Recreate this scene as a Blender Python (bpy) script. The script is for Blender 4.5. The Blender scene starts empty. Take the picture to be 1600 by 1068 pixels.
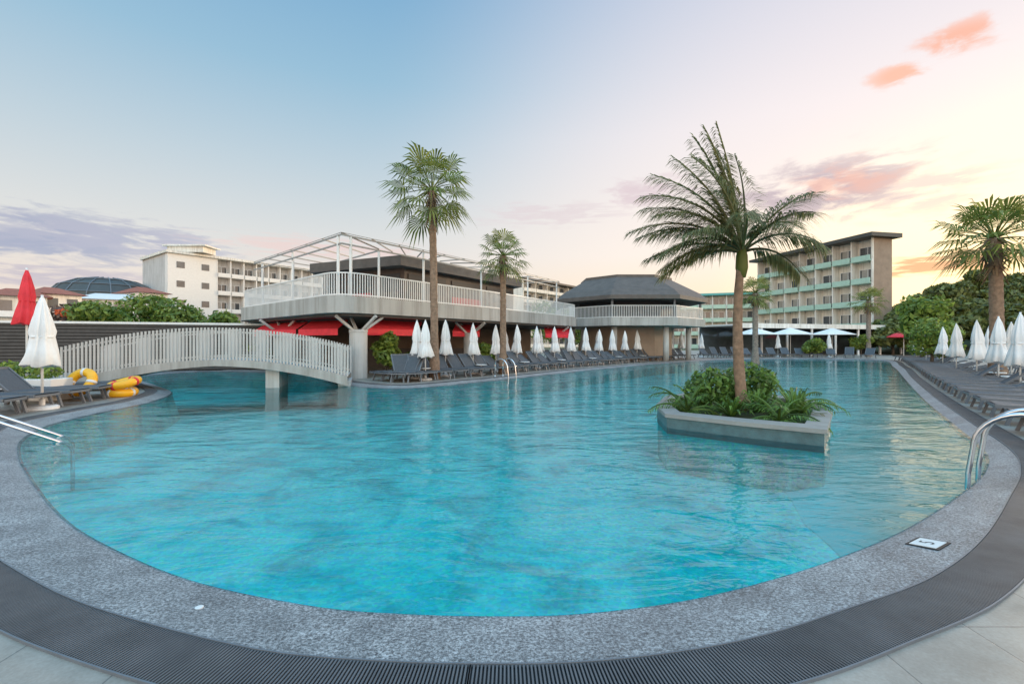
import bpy, math, random
import numpy as np
from mathutils import Vector, Matrix
from mathutils.geometry import tessellate_polygon

S = bpy.context.scene
COL = S.collection
R = math.radians
rnd = random.Random(7)

# ------------------------------------------------------------------ camera
CAM_H, F, HY = 1.5, 711.0, 534.0            # eye height, focal length and horizon row in 1600-wide pixels
cam = bpy.data.objects.new("camera", bpy.data.cameras.new("camera"))
COL.objects.link(cam)
cam.location = (0, 0, CAM_H)
cam.rotation_euler = (R(90), 0, 0)
cam.data.sensor_width = 36
cam.data.lens = 16.0
cam.data.clip_start = 0.05
cam.data.clip_end = 6000
S.camera = cam

# ------------------------------------------------------------------ world, sun, exposure
S.view_settings.view_transform = 'Standard'
S.view_settings.look = 'None'
S.view_settings.gamma = 1
S.view_settings.exposure = 0.42
S.cycles.max_bounces = 8
S.cycles.transparent_max_bounces = 24
S.cycles.caustics_reflective = False
S.cycles.caustics_refractive = False
S.cycles.use_denoising = True

SUN_EL, SUN_AZ = R(7), R(58)                 # low sun beyond the right edge, azimuth clockwise from the view axis
SUN_DIR = Vector((math.sin(SUN_AZ) * math.cos(SUN_EL), math.cos(SUN_AZ) * math.cos(SUN_EL), math.sin(SUN_EL)))
W = bpy.data.worlds.new("World")
S.world = W
W.use_nodes = True
nt = W.node_tree
nt.nodes.clear()


def srgb(r, g, b, k=1.0):
    f = lambda c: ((c / 255) / 12.92 if c / 255 <= 0.04045 else ((c / 255 + 0.055) / 1.055) ** 2.4) * k
    return (f(r), f(g), f(b), 1)


class N:
    """small helper around a node tree"""
    def __init__(s, t): s.t = t
    def new(s, kind, **kw):
        n = s.t.nodes.new(kind)
        for k, v in kw.items(): setattr(n, k, v)
        return n
    def put(s, sock, v):
        if isinstance(v, bpy.types.NodeSocket): s.t.links.new(v, sock)
        else: sock.default_value = v
    def math(s, op, a, b=0.0, clamp=False):
        n = s.new('ShaderNodeMath', operation=op, use_clamp=clamp)
        s.put(n.inputs[0], a); s.put(n.inputs[1], b)
        return n.outputs[0]
    def vmath(s, op, a, b=(0, 0, 0)):
        n = s.new('ShaderNodeVectorMath', operation=op)
        s.put(n.inputs[0], a); s.put(n.inputs[1], b)
        return n.outputs[1] if op in ('DOT_PRODUCT', 'DISTANCE', 'LENGTH') else n.outputs[0]
    def mix(s, f, a, b, mode='MIX'):
        n = s.new('ShaderNodeMix', data_type='RGBA', blend_type=mode)
        s.put(n.inputs[0], f); s.put(n.inputs[6], a); s.put(n.inputs[7], b)
        return n.outputs[2]
    def ramp(s, f, stops, interp='LINEAR'):
        n = s.new('ShaderNodeValToRGB')
        n.color_ramp.interpolation = interp
        e = n.color_ramp.elements
        while len(e) < len(stops): e.new(0.5)
        for el, (p, c) in zip(e, stops):
            el.position = p
            el.color = c if len(c) == 4 else (*c, 1)
        s.put(n.inputs[0], f)
        return n.outputs[0]
    def smooth(s, v, a, b):
        n = s.new('ShaderNodeMapRange', interpolation_type='SMOOTHSTEP')
        s.put(n.inputs[0], v); n.inputs[1].default_value = a; n.inputs[2].default_value = b
        return n.outputs[0]
    def noise(s, vec, scale, detail=4, rough=0.55, dist=0.0):
        n = s.new('ShaderNodeTexNoise')
        if vec is not None: s.put(n.inputs['Vector'], vec)
        n.inputs['Scale'].default_value = scale; n.inputs['Detail'].default_value = detail
        n.inputs['Roughness'].default_value = rough; n.inputs['Distortion'].default_value = dist
        return n.outputs['Fac']


w = N(nt)
dirv = w.new('ShaderNodeTexCoord').outputs['Generated']
dirv = w.vmath('NORMALIZE', dirv)
sep = w.new('ShaderNodeSeparateXYZ'); w.put(sep.inputs[0], dirv)
dz = sep.outputs[2]
up = w.math('MAXIMUM', dz, 0.0)
cool = w.ramp(up, [(0.0, srgb(236, 214, 200)), (0.10, srgb(234, 222, 212)), (0.20, srgb(218, 219, 218)),
                   (0.33, srgb(190, 206, 216)), (0.48, srgb(150, 188, 212)), (0.66, srgb(112, 164, 204)), (1.0, srgb(84, 140, 190))])
warm = w.ramp(up, [(0.0, srgb(255, 222, 172)), (0.08, srgb(254, 230, 200)), (0.18, srgb(252, 238, 228)),
                   (0.40, srgb(243, 233, 234)), (0.60, srgb(218, 216, 228)), (1.0, srgb(190, 200, 222))])
toward = w.vmath('DOT_PRODUCT', dirv, Vector((0.80, 0.60, 0.05)).normalized())
fw = w.smooth(toward, 0.30, 0.93)
sky = w.mix(fw, cool, warm)
glow = w.smooth(toward, 0.86, 1.0)
sky = w.mix(w.math('MULTIPLY', w.math('MULTIPLY', glow, w.smooth(up, .42, .06)), 0.85), sky, srgb(255, 226, 172, 1.75))
nish = w.new('ShaderNodeTexSky', sky_type='NISHITA', sun_disc=False)
nish.sun_elevation = SUN_EL
nish.sun_rotation = SUN_AZ
nish.air_density = 1.2; nish.dust_density = 2.5
nb = w.vmath('SCALE', nish.outputs[0]); nt.nodes[-1].inputs['Scale'].default_value = 0.10
sky = w.mix(0.10, sky, nb)
# clouds: noise banks around given directions


def cloud(sky, px, py, rx, ry, scale, squash, lo, hi, col, amt, seed):
    c = Vector(((px - 800) / F, 1.0, (HY - py) / F)).normalized()
    right = Vector((c.y, -c.x, 0)).normalized()
    upv = right.cross(c)
    u = w.math('DIVIDE', w.vmath('DOT_PRODUCT', dirv, right), rx / F * c.y)
    v = w.math('DIVIDE', w.vmath('DOT_PRODUCT', dirv, upv), ry / F * c.y)
    fwd = w.math('GREATER_THAN', w.vmath('DOT_PRODUCT', dirv, c), 0.0)
    rr = w.math('SQRT', w.math('ADD', w.math('MULTIPLY', u, u), w.math('MULTIPLY', v, v)))
    mask = w.math('MULTIPLY', w.smooth(rr, 1.0, 0.15), fwd)
    mp = w.vmath('MULTIPLY', w.vmath('ADD', dirv, (seed, seed * .7, 0)), (1, 1, squash))
    n = w.noise(mp, scale, 6, 0.6, 0.3)
    m = w.math('ADD', n, w.math('MULTIPLY', w.math('SUBTRACT', mask, 0.6), 0.35))
    f = w.math('MULTIPLY', w.math('MULTIPLY', w.smooth(m, lo - .03, hi + .06), mask), amt, True)
    return w.mix(f, sky, col)


sky = cloud(sky, 40, 365, 330, 90, 15, 4.5, .47, .60, srgb(164, 170, 190), 1.0, 1.3)
sky = cloud(sky, 190, 372, 300, 60, 20, 7.0, .50, .60, srgb(176, 178, 194), .9, 4.1)
sky = cloud(sky, 60, 430, 330, 40, 16, 8.0, .46, .60, srgb(186, 180, 192), .8, 2.9)
sky = cloud(sky, 520, 390, 330, 40, 14, 11.0, .49, .62, srgb(226, 200, 196), .7, 2.2)
sky = cloud(sky, 860, 335, 200, 40, 14, 8.0, .49, .62, srgb(214, 200, 204), .6, 6.6)
sky = cloud(sky, 1270, 300, 250, 90, 11, 3.4, .46, .60, srgb(190, 174, 182), .9, 3.4)
sky = cloud(sky, 1320, 285, 140, 60, 13, 3.4, .47, .60, srgb(238, 186, 168), .7, 3.9)
sky = cloud(sky, 1500, 58, 105, 42, 15, 2.6, .45, .60, srgb(240, 178, 154), .9, 5.5)
sky = cloud(sky, 1404, 116, 70, 30, 14, 2.6, .43, .56, srgb(242, 184, 158), .9, 6.1)
sky = cloud(sky, 1010, 300, 140, 44, 13, 4.0, .47, .60, srgb(212, 194, 200), .8, 7.7)
sky = cloud(sky, 1440, 415, 280, 36, 15, 10.0, .47, .60, srgb(236, 170, 128), .85, 8.4)
sky = cloud(sky, 1450, 300, 170, 70, 12, 5.0, .49, .62, srgb(214, 196, 196), .6, 9.3)
# added fill: sky brightened and warmed out of view, behind the viewer and overhead
back = w.math('ADD', 0.86, w.math('MULTIPLY', w.smooth(w.math('MULTIPLY', sep.outputs[1], -1.0), -.15, .65), 2.2))
over = w.math('ADD', back, w.math('MULTIPLY', w.smooth(dz, .62, .92), 2.4))
sky = w.vmath('SCALE', sky); nt.nodes[-1].inputs['Scale'].default_value = 1.0
w.put(nt.nodes[-1].inputs['Scale'], over)
tint = w.mix(w.smooth(over, .86, 2.4), (1, 1, 1, 1), (1.10, .93, .78, 1))
sky = w.mix(1.0, sky, tint, 'MULTIPLY')
bg = w.new('ShaderNodeBackground')
w.put(bg.inputs[0], sky)
bg.inputs[1].default_value = 1.0
wo = w.new('ShaderNodeOutputWorld')
nt.links.new(bg.outputs[0], wo.inputs[0])

sun = bpy.data.objects.new("sun", bpy.data.lights.new("sun", 'SUN'))
COL.objects.link(sun)
sun.data.energy = 2.0
sun.data.angle = R(8)
sun.data.color = (1.0, 0.76, 0.52)
sun.rotation_euler = SUN_DIR.to_track_quat('Z', 'Y').to_euler()

# ------------------------------------------------------------------ materials


def mat(name, col, rough=0.6, var=0.12, scale=6.0, metal=0.0, bump=0.0, bscale=40.0, col2=None, coat=0.0, streak=0.0):
    m = bpy.data.materials.new(name)
    m.use_nodes = True
    t = N(m.node_tree)
    b = m.node_tree.nodes['Principled BSDF']
    v = t.new('ShaderNodeTexCoord').outputs['Object']
    n = t.noise(v, scale, 5, .6)
    c1 = tuple(c * (1 - var) for c in col)
    c2 = tuple(min(1, c * (1 + var)) for c in (col2 or col))
    cc = t.ramp(n, [(.3, c1), (.7, c2)])
    if streak:
        sv = t.vmath('MULTIPLY', v, (1.6, 1.6, .12))
        cc = t.mix(streak, cc, t.ramp(t.noise(sv, 1.6, 6, .7), [(.38, (.52, .49, .45)), (.58, (1, 1, 1))]), 'MULTIPLY')
    t.put(b.inputs['Base Color'], cc)
    b.inputs['Roughness'].default_value = rough
    b.inputs['Metallic'].default_value = metal
    b.inputs['Coat Weight'].default_value = coat
    if bump:
        bm = t.new('ShaderNodeBump')
        bm.inputs['Strength'].default_value = bump
        bm.inputs['Distance'].default_value = 0.02
        t.put(bm.inputs['Height'], t.noise(v, bscale, 3, .6))
        t.put(b.inputs['Normal'], bm.outputs[0])
    return m


M = {}
M['white'] = mat('white paint', (.70, .68, .65), .45, .05, 3)
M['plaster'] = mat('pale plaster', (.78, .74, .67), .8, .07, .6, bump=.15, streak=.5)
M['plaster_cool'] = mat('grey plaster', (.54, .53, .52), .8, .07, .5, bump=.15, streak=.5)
M['slab'] = mat('terrace render', (.42, .40, .37), .8, .08, .8, bump=.2, streak=.6)
M['picket'] = mat('picket paint', (.47, .45, .42), .5, .07, 2)
M['column'] = mat('column render', (.52, .51, .49), .75, .06, 1.5, bump=.1, streak=.5)
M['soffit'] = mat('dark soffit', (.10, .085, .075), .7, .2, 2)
M['brown'] = mat('brown timber', (.055, .034, .023), .6, .25, 3, bump=.3, bscale=15)
M['roof_brown'] = mat('brown roof', (.10, .082, .070), .7, .2, 2, bump=.3)
M['dark'] = mat('dark interior', (.018, .016, .016), .6, .2, 2)
M['red'] = mat('red fabric', (.72, .03, .045), .7, .15, 4)
M['red_dark'] = mat('red panel', (.42, .02, .03), .6, .2, 3)
M['sling'] = mat('charcoal sling', (.075, .083, .094), .75, .15, 20, bump=.3, bscale=300)
M['frame_grey'] = mat('grey frame', (.13, .14, .155), .45, .1, 8)
M['frame_white'] = mat('white frame', (.72, .72, .72), .45, .04, 8)
M['canvas'] = mat('white canvas', (.78, .76, .74), .85, .05, 5, bump=.25, bscale=60)
M['chrome'] = mat('stainless steel', (.72, .72, .73), .12, .03, 10, metal=1.0)
M['glass'] = mat('window glass', (.06, .07, .08), .06, .3, .7, metal=0.0, coat=.6)
M['curtain'] = mat('curtained glass', (.38, .36, .33), .3, .2, 1.2)
M['wood'] = mat('deck boards', (.30, .25, .20), .7, .2, 6)
M['wallback'] = mat('dark wall board', (.012, .011, .011), .7, .2, 4)
M['pergola'] = mat('pergola steel', (.30, .28, .26), .5, .1, 3)
M['darkwall'] = mat('dark slat', (.055, .050, .047), .6, .25, 4)
M['yellow'] = mat('yellow vinyl', (.85, .42, .01), .35, .06, 4)
M['trunk'] = mat('palm bark', (.23, .15, .10), .9, .35, 9, bump=.8, bscale=14)
M['trunk_grey'] = mat('grey palm bark', (.21, .17, .14), .9, .35, 9, bump=.8, bscale=14)
M['bark'] = mat('bark', (.10, .075, .055), .9, .3, 9, bump=.6)
M['thatch'] = mat('dry fronds', (.20, .13, .075), .9, .35, 12)
M['roof_dark'] = mat('dark roof sheet', (.055, .055, .05), .5, .15, 1)
M['end_brown'] = mat('brown cladding', (.30, .22, .16), .7, .15, 1)
M['roof_red'] = mat('red roof', (.28, .09, .055), .8, .25, 2, bump=.3)
M['balcony_green'] = mat('pale green balcony front', (.40, .58, .48), .35, .1, 2)
M['teal'] = mat('teal paint', (.10, .38, .36), .5, .1, 3)
M['planter'] = mat('planter stone', (.27, .26, .24), .7, .12, 3, bump=.2)
M['concrete'] = mat('concrete', (.34, .32, .30), .85, .15, 2, bump=.3)


def leafmat(name, a, b, trans=.25):
    m = bpy.data.materials.new(name)
    m.use_nodes = True
    t = N(m.node_tree)
    bs = m.node_tree.nodes['Principled BSDF']
    g = t.new('ShaderNodeNewGeometry')
    col = t.ramp(g.outputs['Random Per Island'], [(0, a), (.55, tuple((x + y) / 2 for x, y in zip(a, b))), (1, b)])
    t.put(bs.inputs['Base Color'], col)
    bs.inputs['Roughness'].default_value = .5
    tr = t.new('ShaderNodeBsdfTranslucent')
    t.put(tr.inputs[0], col)
    mx = t.new('ShaderNodeMixShader'); mx.inputs[0].default_value = trans
    t.put(mx.inputs[1], bs.outputs[0]); t.put(mx.inputs[2], tr.outputs[0])
    t.put(m.node_tree.nodes['Material Output'].inputs[0], mx.outputs[0])
    return m


M['leaf'] = leafmat('bush leaves', (.07, .13, .02), (.32, .40, .065), .4)
M['leaf_dark'] = leafmat('hill leaves', (.05, .07, .018), (.23, .25, .06), .35)
M['leaf_red'] = leafmat('reddish leaves', (.10, .06, .045), (.20, .13, .10))
M['flower'] = leafmat('red flowers', (.55, .06, .01), (.80, .14, .02))
M['frond_fan'] = leafmat('fan fronds', (.08, .11, .02), (.32, .34, .08), .45)
M['frond_feather'] = leafmat('feather fronds', (.10, .105, .04), (.34, .31, .13), .5)
M['fern'] = leafmat('island plants', (.05, .10, .025), (.20, .36, .065), .4)

# granite speckle
m = M['granite'] = bpy.data.materials.new('speckled granite'); m.use_nodes = True
t = N(m.node_tree); b = m.node_tree.nodes['Principled BSDF']
v = t.new('ShaderNodeTexCoord').outputs['Object']
n1 = t.noise(v, 60, 3, .7); n2 = t.noise(v, 3, 4, .6); n3 = t.noise(v, 150, 1, .5)
sp = t.ramp(n1, [(.38, (.03, .03, .034)), (.46, (.17, .17, .175)), (.54, (.36, .355, .35)), (.63, (.66, .65, .64))])
sp = t.mix(.35, sp, t.ramp(n3, [(.38, (.05, .05, .05)), (.6, (.55, .54, .53))]))
t.put(b.inputs['Base Color'], t.mix(.75, sp, t.mix(1.0, t.ramp(n2, [(.3, (.55, .55, .56)), (.7, (1, 1, 1))]), t.ramp(t.noise(v, .9, 6, .7, 1.2), [(.42, (.66, .66, .67)), (.56, (1, 1, 1))]), 'MULTIPLY'), 'MULTIPLY'))
b.inputs['Roughness'].default_value = .42
bp = t.new('ShaderNodeBump'); bp.inputs['Strength'].default_value = .25; bp.inputs['Distance'].default_value = .004
t.put(bp.inputs['Height'], n1); t.put(b.inputs['Normal'], bp.outputs[0])

# deck tiles
m = M['tiles'] = bpy.data.materials.new('beige deck tiles'); m.use_nodes = True
t = N(m.node_tree); b = m.node_tree.nodes['Principled BSDF']
v = t.new('ShaderNodeTexCoord').outputs['Object']
br = t.new('ShaderNodeTexBrick', offset=0.0)
t.put(br.inputs['Vector'], v)
br.inputs['Scale'].default_value = 1.0
br.inputs['Brick Width'].default_value = .6; br.inputs['Row Height'].default_value = .6
br.inputs['Mortar Size'].default_value = .004; br.inputs['Mortar Smooth'].default_value = .1
br.inputs['Color1'].default_value = (.33, .28, .23, 1); br.inputs['Color2'].default_value = (.38, .325, .27, 1)
br.inputs['Mortar'].default_value = (.10, .09, .08, 1)
st = t.mix(.5, t.ramp(t.noise(v, 2.2, 6, .7), [(.3, (.60, .58, .56)), (.6, (1, 1, 1))]), t.ramp(t.noise(v, .5, 5, .7, 1.0), [(.4, (.70, .68, .66)), (.55, (1, 1, 1))]), 'MULTIPLY')
t.put(b.inputs['Base Color'], t.mix(.8, t.mix(.25, br.outputs[0], t.ramp(t.noise(v, 60, 3, .6), [(.3, (.28, .25, .22)), (.7, (.55, .52, .48))])), st, 'MULTIPLY'))
t.put(b.inputs['Roughness'], t.ramp(t.noise(v, 4, 4, .6), [(.3, (.35, .35, .35)), (.7, (.6, .6, .6))]))
bp = t.new('ShaderNodeBump'); bp.inputs['Strength'].default_value = .4; bp.inputs['Distance'].default_value = .004
t.put(bp.inputs['Height'], t.math('SUBTRACT', 1.0, br.outputs[1])); t.put(b.inputs['Normal'], bp.outputs[0])

# pool lining: small turquoise mosaic
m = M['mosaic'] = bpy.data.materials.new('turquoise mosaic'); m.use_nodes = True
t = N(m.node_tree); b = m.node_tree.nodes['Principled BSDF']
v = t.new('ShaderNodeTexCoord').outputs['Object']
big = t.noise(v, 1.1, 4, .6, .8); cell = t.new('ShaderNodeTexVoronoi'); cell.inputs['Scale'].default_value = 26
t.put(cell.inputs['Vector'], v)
c = t.ramp(big, [(.36, (.01, .58, .56)), (.50, (.04, .84, .78)), (.66, (.22, .96, .86))])  # pale and dark patches painted in for light and reflections on the water
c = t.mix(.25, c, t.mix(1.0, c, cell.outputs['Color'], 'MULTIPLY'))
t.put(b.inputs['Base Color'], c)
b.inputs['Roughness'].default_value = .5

# water: fresnel mirror over a clear, slightly tinted surface
m = M['water'] = bpy.data.materials.new('pool water'); m.use_nodes = True
t = N(m.node_tree); m.node_tree.nodes.remove(m.node_tree.nodes['Principled BSDF'])
v = t.new('ShaderNodeTexCoord').outputs['Object']
mp = t.vmath('MULTIPLY', v, (.55, 1.15, 1))
h1 = t.noise(mp, 1.1, 3, .55, .6); h2 = t.noise(mp, 4.2, 3, .6, .9); h3 = t.noise(mp, 13, 2, .5, .4)
hh = t.math('ADD', t.math('ADD', t.math('MULTIPLY', h1, 1.5), t.math('MULTIPLY', h2, .40)), t.math('MULTIPLY', h3, .035))
bp = t.new('ShaderNodeBump'); bp.inputs['Strength'].default_value = .40; bp.inputs['Distance'].default_value = .085
t.put(bp.inputs['Height'], hh)
fr = t.new('ShaderNodeFresnel'); fr.inputs[0].default_value = 1.40; t.put(fr.inputs[1], bp.outputs[0])
gl = t.new('ShaderNodeBsdfGlossy'); gl.inputs['Roughness'].default_value = .0; t.put(gl.inputs['Normal'], bp.outputs[0])
rf = t.new('ShaderNodeBsdfRefraction'); rf.inputs['IOR'].default_value = 1.05; rf.inputs['Roughness'].default_value = 0.0
tr = t.new('ShaderNodeBsdfTransparent'); tr.inputs[0].default_value = (.60, .985, .975, 1)
mx = t.new('ShaderNodeMixShader')
t.put(mx.inputs[0], fr.outputs[0]); t.put(mx.inputs[1], tr.outputs[0]); t.put(mx.inputs[2], gl.outputs[0])
m.node_tree.nodes.remove(rf)
t.put(m.node_tree.nodes['Material Output'].inputs[0], mx.outputs[0])

M['grate'] = mat('grate ribs', (.10, .10, .105), .5, .25, 3)
M['channel'] = mat('grate channel', (.012, .012, .013), .6, .2, 5)
M['grass'] = mat('dry ground', (.10, .10, .05), .9, .3, .4)
M['hill'] = mat('hill earth', (.045, .055, .022), .95, .4, .15)

# ------------------------------------------------------------------ geometry helpers


class MB:
    def __init__(s): s.v, s.f = [], []
    def add(s, vs, fs):
        o = len(s.v); s.v += [tuple(p) for p in vs]; s.f += [tuple(i + o for i in q) for q in fs]; return s
    def box(s, c, d, rz=0.0, mtx=None):
        x, y, z = (k / 2 for k in d)
        p = [Vector(q) for q in ((-x, -y, -z), (x, -y, -z), (x, y, -z), (-x, y, -z), (-x, -y, z), (x, -y, z), (x, y, z), (-x, y, z))]
        r = Matrix.Rotation(rz, 3, 'Z') if mtx is None else mtx
        return s.add([r @ q + Vector(c) for q in p], [(3, 2, 1, 0), (4, 5, 6, 7), (0, 1, 5, 4), (1, 2, 6, 5), (2, 3, 7, 6), (3, 0, 4, 7)])
    def bar(s, a, b, wd, ht=None):
        a, b = Vector(a), Vector(b); d = b - a; L = d.length
        if L < 1e-6: return s
        zx = d / L; side = zx.cross(Vector((0, 0, 1)))
        side = Vector((1, 0, 0)) if side.length < 1e-3 else side.normalized()
        top = side.cross(zx)
        return s.box((a + b) / 2, (L, wd, ht or wd), mtx=Matrix((zx, side, top)).transposed())
    def tube(s, pts, r, n=8, taper=None, cap=True):
        pts = [Vector(p) for p in pts]; vs, fs = [], []
        for i, p in enumerate(pts):
            tg = (pts[min(i + 1, len(pts) - 1)] - pts[max(i - 1, 0)]).normalized()
            a = tg.orthogonal().normalized() if i == 0 else (pa - tg * pa.dot(tg)).normalized()
            pa = a; bb = tg.cross(a)
            rr = r if taper is None else taper[i]
            vs += [p + (a * math.cos(k * 2 * math.pi / n) + bb * math.sin(k * 2 * math.pi / n)) * rr for k in range(n)]
        for i in range(len(pts) - 1):
            fs += [(i * n + k, i * n + (k + 1) % n, (i + 1) * n + (k + 1) % n, (i + 1) * n + k) for k in range(n)]
        if cap: fs += [tuple(range(n))[::-1], tuple((len(pts) - 1) * n + k for k in range(n))]
        return s.add(vs, fs)
    def lathe(s, prof, n=20, c=(0, 0, 0), pleat=0.0, pn=8):
        vs, fs = [], []
        for r, z in prof:
            for k in range(n):
                a = 2 * math.pi * k / n
                q = r * (1 + pleat * math.cos(a * pn))
                vs.append((c[0] + q * math.cos(a), c[1] + q * math.sin(a), c[2] + z))
        for i in range(len(prof) - 1):
            fs += [(i * n + k, i * n + (k + 1) % n, (i + 1) * n + (k + 1) % n, (i + 1) * n + k) for k in range(n)]
        fs += [tuple(range(n))[::-1], tuple((len(prof) - 1) * n + k for k in range(n))]
        return s.add(vs, fs)
    def prism(s, poly, z0, z1, z0s=None):
        n = len(poly)
        area = sum(poly[i][0] * poly[(i + 1) % n][1] - poly[(i + 1) % n][0] * poly[i][1] for i in range(n))
        if area < 0: poly = poly[::-1]
        vs = [(x, y, z0) for x, y in poly] + [(x, y, z1) for x, y in poly]
        tri = tessellate_polygon([[Vector((x, y, 0)) for x, y in poly]])
        fs = []
        for a, b, c in tri:
            P0, P1, P2 = (Vector(poly[k]) for k in (a, b, c))
            if (P1 - P0).cross(P2 - P0) < 0: a, c = c, a
            fs += [(a + n, b + n, c + n), (c, b, a)]
        fs += [(i, (i + 1) % n, n + (i + 1) % n, n + i) for i in range(n)]
        return s.add(vs, fs)
    def torus(s, c, Rr, r, n=28, k=10, tilt=Matrix.Identity(3)):
        vs, fs = [], []
        for i in range(n):
            a = 2 * math.pi * i / n
            for j in range(k):
                q = 2 * math.pi * j / k
                vs.append(tilt @ Vector(((Rr + r * math.cos(q)) * math.cos(a), (Rr + r * math.cos(q)) * math.sin(a), r * math.sin(q))) + Vector(c))
        for i in range(n):
            for j in range(k):
                fs.append((i * k + j, ((i + 1) % n) * k + j, ((i + 1) % n) * k + (j + 1) % k, i * k + (j + 1) % k))
        return s.add(vs, fs)
    def build(s, name, mt, parent=None, local=False, smooth=False, bevel=0.0):
        off = Vector((0, 0, 0))
        if parent is not None and not local:
            q = parent
            while q is not None: off += q.location; q = q.parent
        me = bpy.data.meshes.new(name)
        me.from_pydata([tuple(Vector(p) - off) for p in s.v], [], s.f)
        me.materials.append(M[mt] if isinstance(mt, str) else mt)
        if smooth:
            me.polygons.foreach_set('use_smooth', [True] * len(me.polygons))
        me.update()
        o = bpy.data.objects.new(name, me)
        COL.objects.link(o)
        o.parent = parent
        if bevel:
            bv = o.modifiers.new('bevel', 'BEVEL'); bv.width = bevel; bv.segments = 2; bv.limit_method = 'ANGLE'
        return o


def thing(name, label, cat, loc=(0, 0, 0), rz=0.0, group=None):
    o = bpy.data.objects.new(name, None)
    COL.objects.link(o)
    o.location = loc; o.rotation_euler = (0, 0, rz); o.empty_display_size = .2
    return tag(o, label, cat, group)


def tag(o, label, cat, group=None):
    o['label'] = label; o['category'] = cat
    if group: o['group'] = group
    return o


def struct(o):
    o['kind'] = 'structure'; return o


def dup(root, loc, rz, label, group=None, scale=None):
    r = root.copy(); COL.objects.link(r)
    r.location = loc; r.rotation_euler = (0, 0, rz); r['label'] = label
    if group: r['group'] = group
    if scale: r.scale = (scale,) * 3
    def kids(a, b):
        for ch in a.children:
            c = ch.copy(); COL.objects.link(c); c.parent = b; kids(ch, c)
    kids(root, r)
    return r


ORD = ['first', 'second', 'third', 'fourth', 'fifth', 'sixth', 'seventh', 'eighth', 'ninth', 'tenth', 'eleventh', 'twelfth',
       'thirteenth', 'fourteenth', 'fifteenth', 'sixteenth', 'seventeenth', 'eighteenth', 'nineteenth', 'twentieth']
TENS = {2: 'twenty', 3: 'thirty', 4: 'forty'}


def ordw(i):
    i += 1
    if i <= 20: return ORD[i - 1]
    if i % 10 == 0: return {30: 'thirtieth', 40: 'fortieth'}[i]
    return TENS[i // 10] + '-' + ORD[i % 10 - 1]


def gp(px, py, z=0.0):
    d = (CAM_H - z) * F / (py - HY)
    return ((px - 800) / F * d, d)


def at(px, d):
    return ((px - 800) / F * d, d)


def zz(py, d):
    return CAM_H + (HY - py) / F * d


def catmull(pts, step, closed=True):
    n = len(pts); out = []
    P = [Vector(p) for p in pts]
    for i in range(n if closed else n - 1):
        p0, p1, p2, p3 = (P[(i + k - 1) % n] if closed else P[min(max(i + k - 1, 0), n - 1)] for k in range(4))
        L = (p2 - p1).to_2d().length if len(p1) > 2 else (p2 - p1).length
        near = max(1.0, (p1[1] + p2[1]) * .12)
        m_ = max(2, int(L / (step * near)))
        for k in range(m_):
            u = k / m_
            out.append(0.5 * ((2 * p1) + (p2 - p0) * u + (2 * p0 - 5 * p1 + 4 * p2 - p3) * u * u + (3 * p1 - p0 - 3 * p2 + p3) * u ** 3))
    return out


# ------------------------------------------------------------------ the pool
WZ = -0.06
edge_px = [  # px, py of the waterline, width of the granite rim there
    (750, 960, .49), (900, 957, .49), (1065, 937, .49), (1200, 905, 0.48), (1320, 866, 0.5), (1420, 823, 0.44), (1500, 772, 0.34),
    (1540, 735, 0.28), (1538, 703, 0.24), (1490, 662, 0.22), (1442, 622, 0.22), (1414, 592, 0.22), (1396, 573, .34), (1372, 562.5, .34),
    (1250, 560.5, .34), (1130, 561.5, .34), (1040, 567, .34), (960, 574, .34), (880, 582, .34), (800, 591, .34), (740, 597, .34),
    (690, 602, .34), (630, 606, .34), (570, 604, .34), (520, 597, .34), (470, 584, .34), (330, 580, .34), (215, 588, .34),
    (240, 600, .34), (268, 612, .34), (235, 627, .34), (160, 643, .36), (80, 662, .42), (34, 686, 0.34), (30, 716, 0.45),
    (48, 748, 0.52), (75, 785, 0.55), (110, 818, 0.55), (165, 850, 0.52), (250, 888, 0.5), (350, 918, 0.48), (500, 946, .49), (620, 956, .49)]
ctrl = []
for px, py, off in edge_px:
    x, y = gp(px, py, WZ)
    ctrl.append((x, y, off))
loop = catmull(ctrl, 0.10)
wl = [Vector((p.x, p.y)) for p in loop]
n_ = len(wl)
area = sum(wl[i].x * wl[(i + 1) % n_].y - wl[(i + 1) % n_].x * wl[i].y for i in range(n_))
sgn = 1 if area > 0 else -1
nor = []
for i in range(n_):
    tgt = wl[(i + 2) % n_] - wl[(i - 2) % n_]
    nor.append(Vector((tgt.y, -tgt.x)).normalized() * sgn)
for _ in range(6):
    nor = [(nor[i - 1] + nor[i] * 2 + nor[(i + 1) % n_]).normalized() for i in range(n_)]
gin = [wl[i] + nor[i] * loop[i].z for i in range(n_)]
GW = 0.31
gout = [gin[i] + nor[i] * GW for i in range(n_)]
fin = [wl[i] - nor[i] * .22 for i in range(n_)]


def strip(a, za, b, zb):
    mb = MB(); n = len(a)
    mb.v = [(p.x, p.y, za) for p in a] + [(p.x, p.y, zb) for p in b]
    for i in range(n):
        q = (i, (i + 1) % n, n + (i + 1) % n, n + i)
        mb.f.append(q if sgn < 0 else q[::-1])
    return mb


def sheet(outer, holes, z, flip=False):
    loops = [[Vector((p[0], p[1], 0)) for p in outer]] + [[Vector((p[0], p[1], 0)) for p in h] for h in holes]
    tri = tessellate_polygon(loops)
    vs = [(p.x, p.y, z) for l in loops for p in l]
    fs = []
    for a, b, c in tri:
        A, B, C = (Vector(vs[k][:2]) for k in (a, b, c))
        k = (B - A).cross(C - A)
        if abs(k) < 1e-9: continue
        fs.append((a, b, c) if k > 0 else (c, b, a))
    return MB().add(vs, fs)


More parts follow.
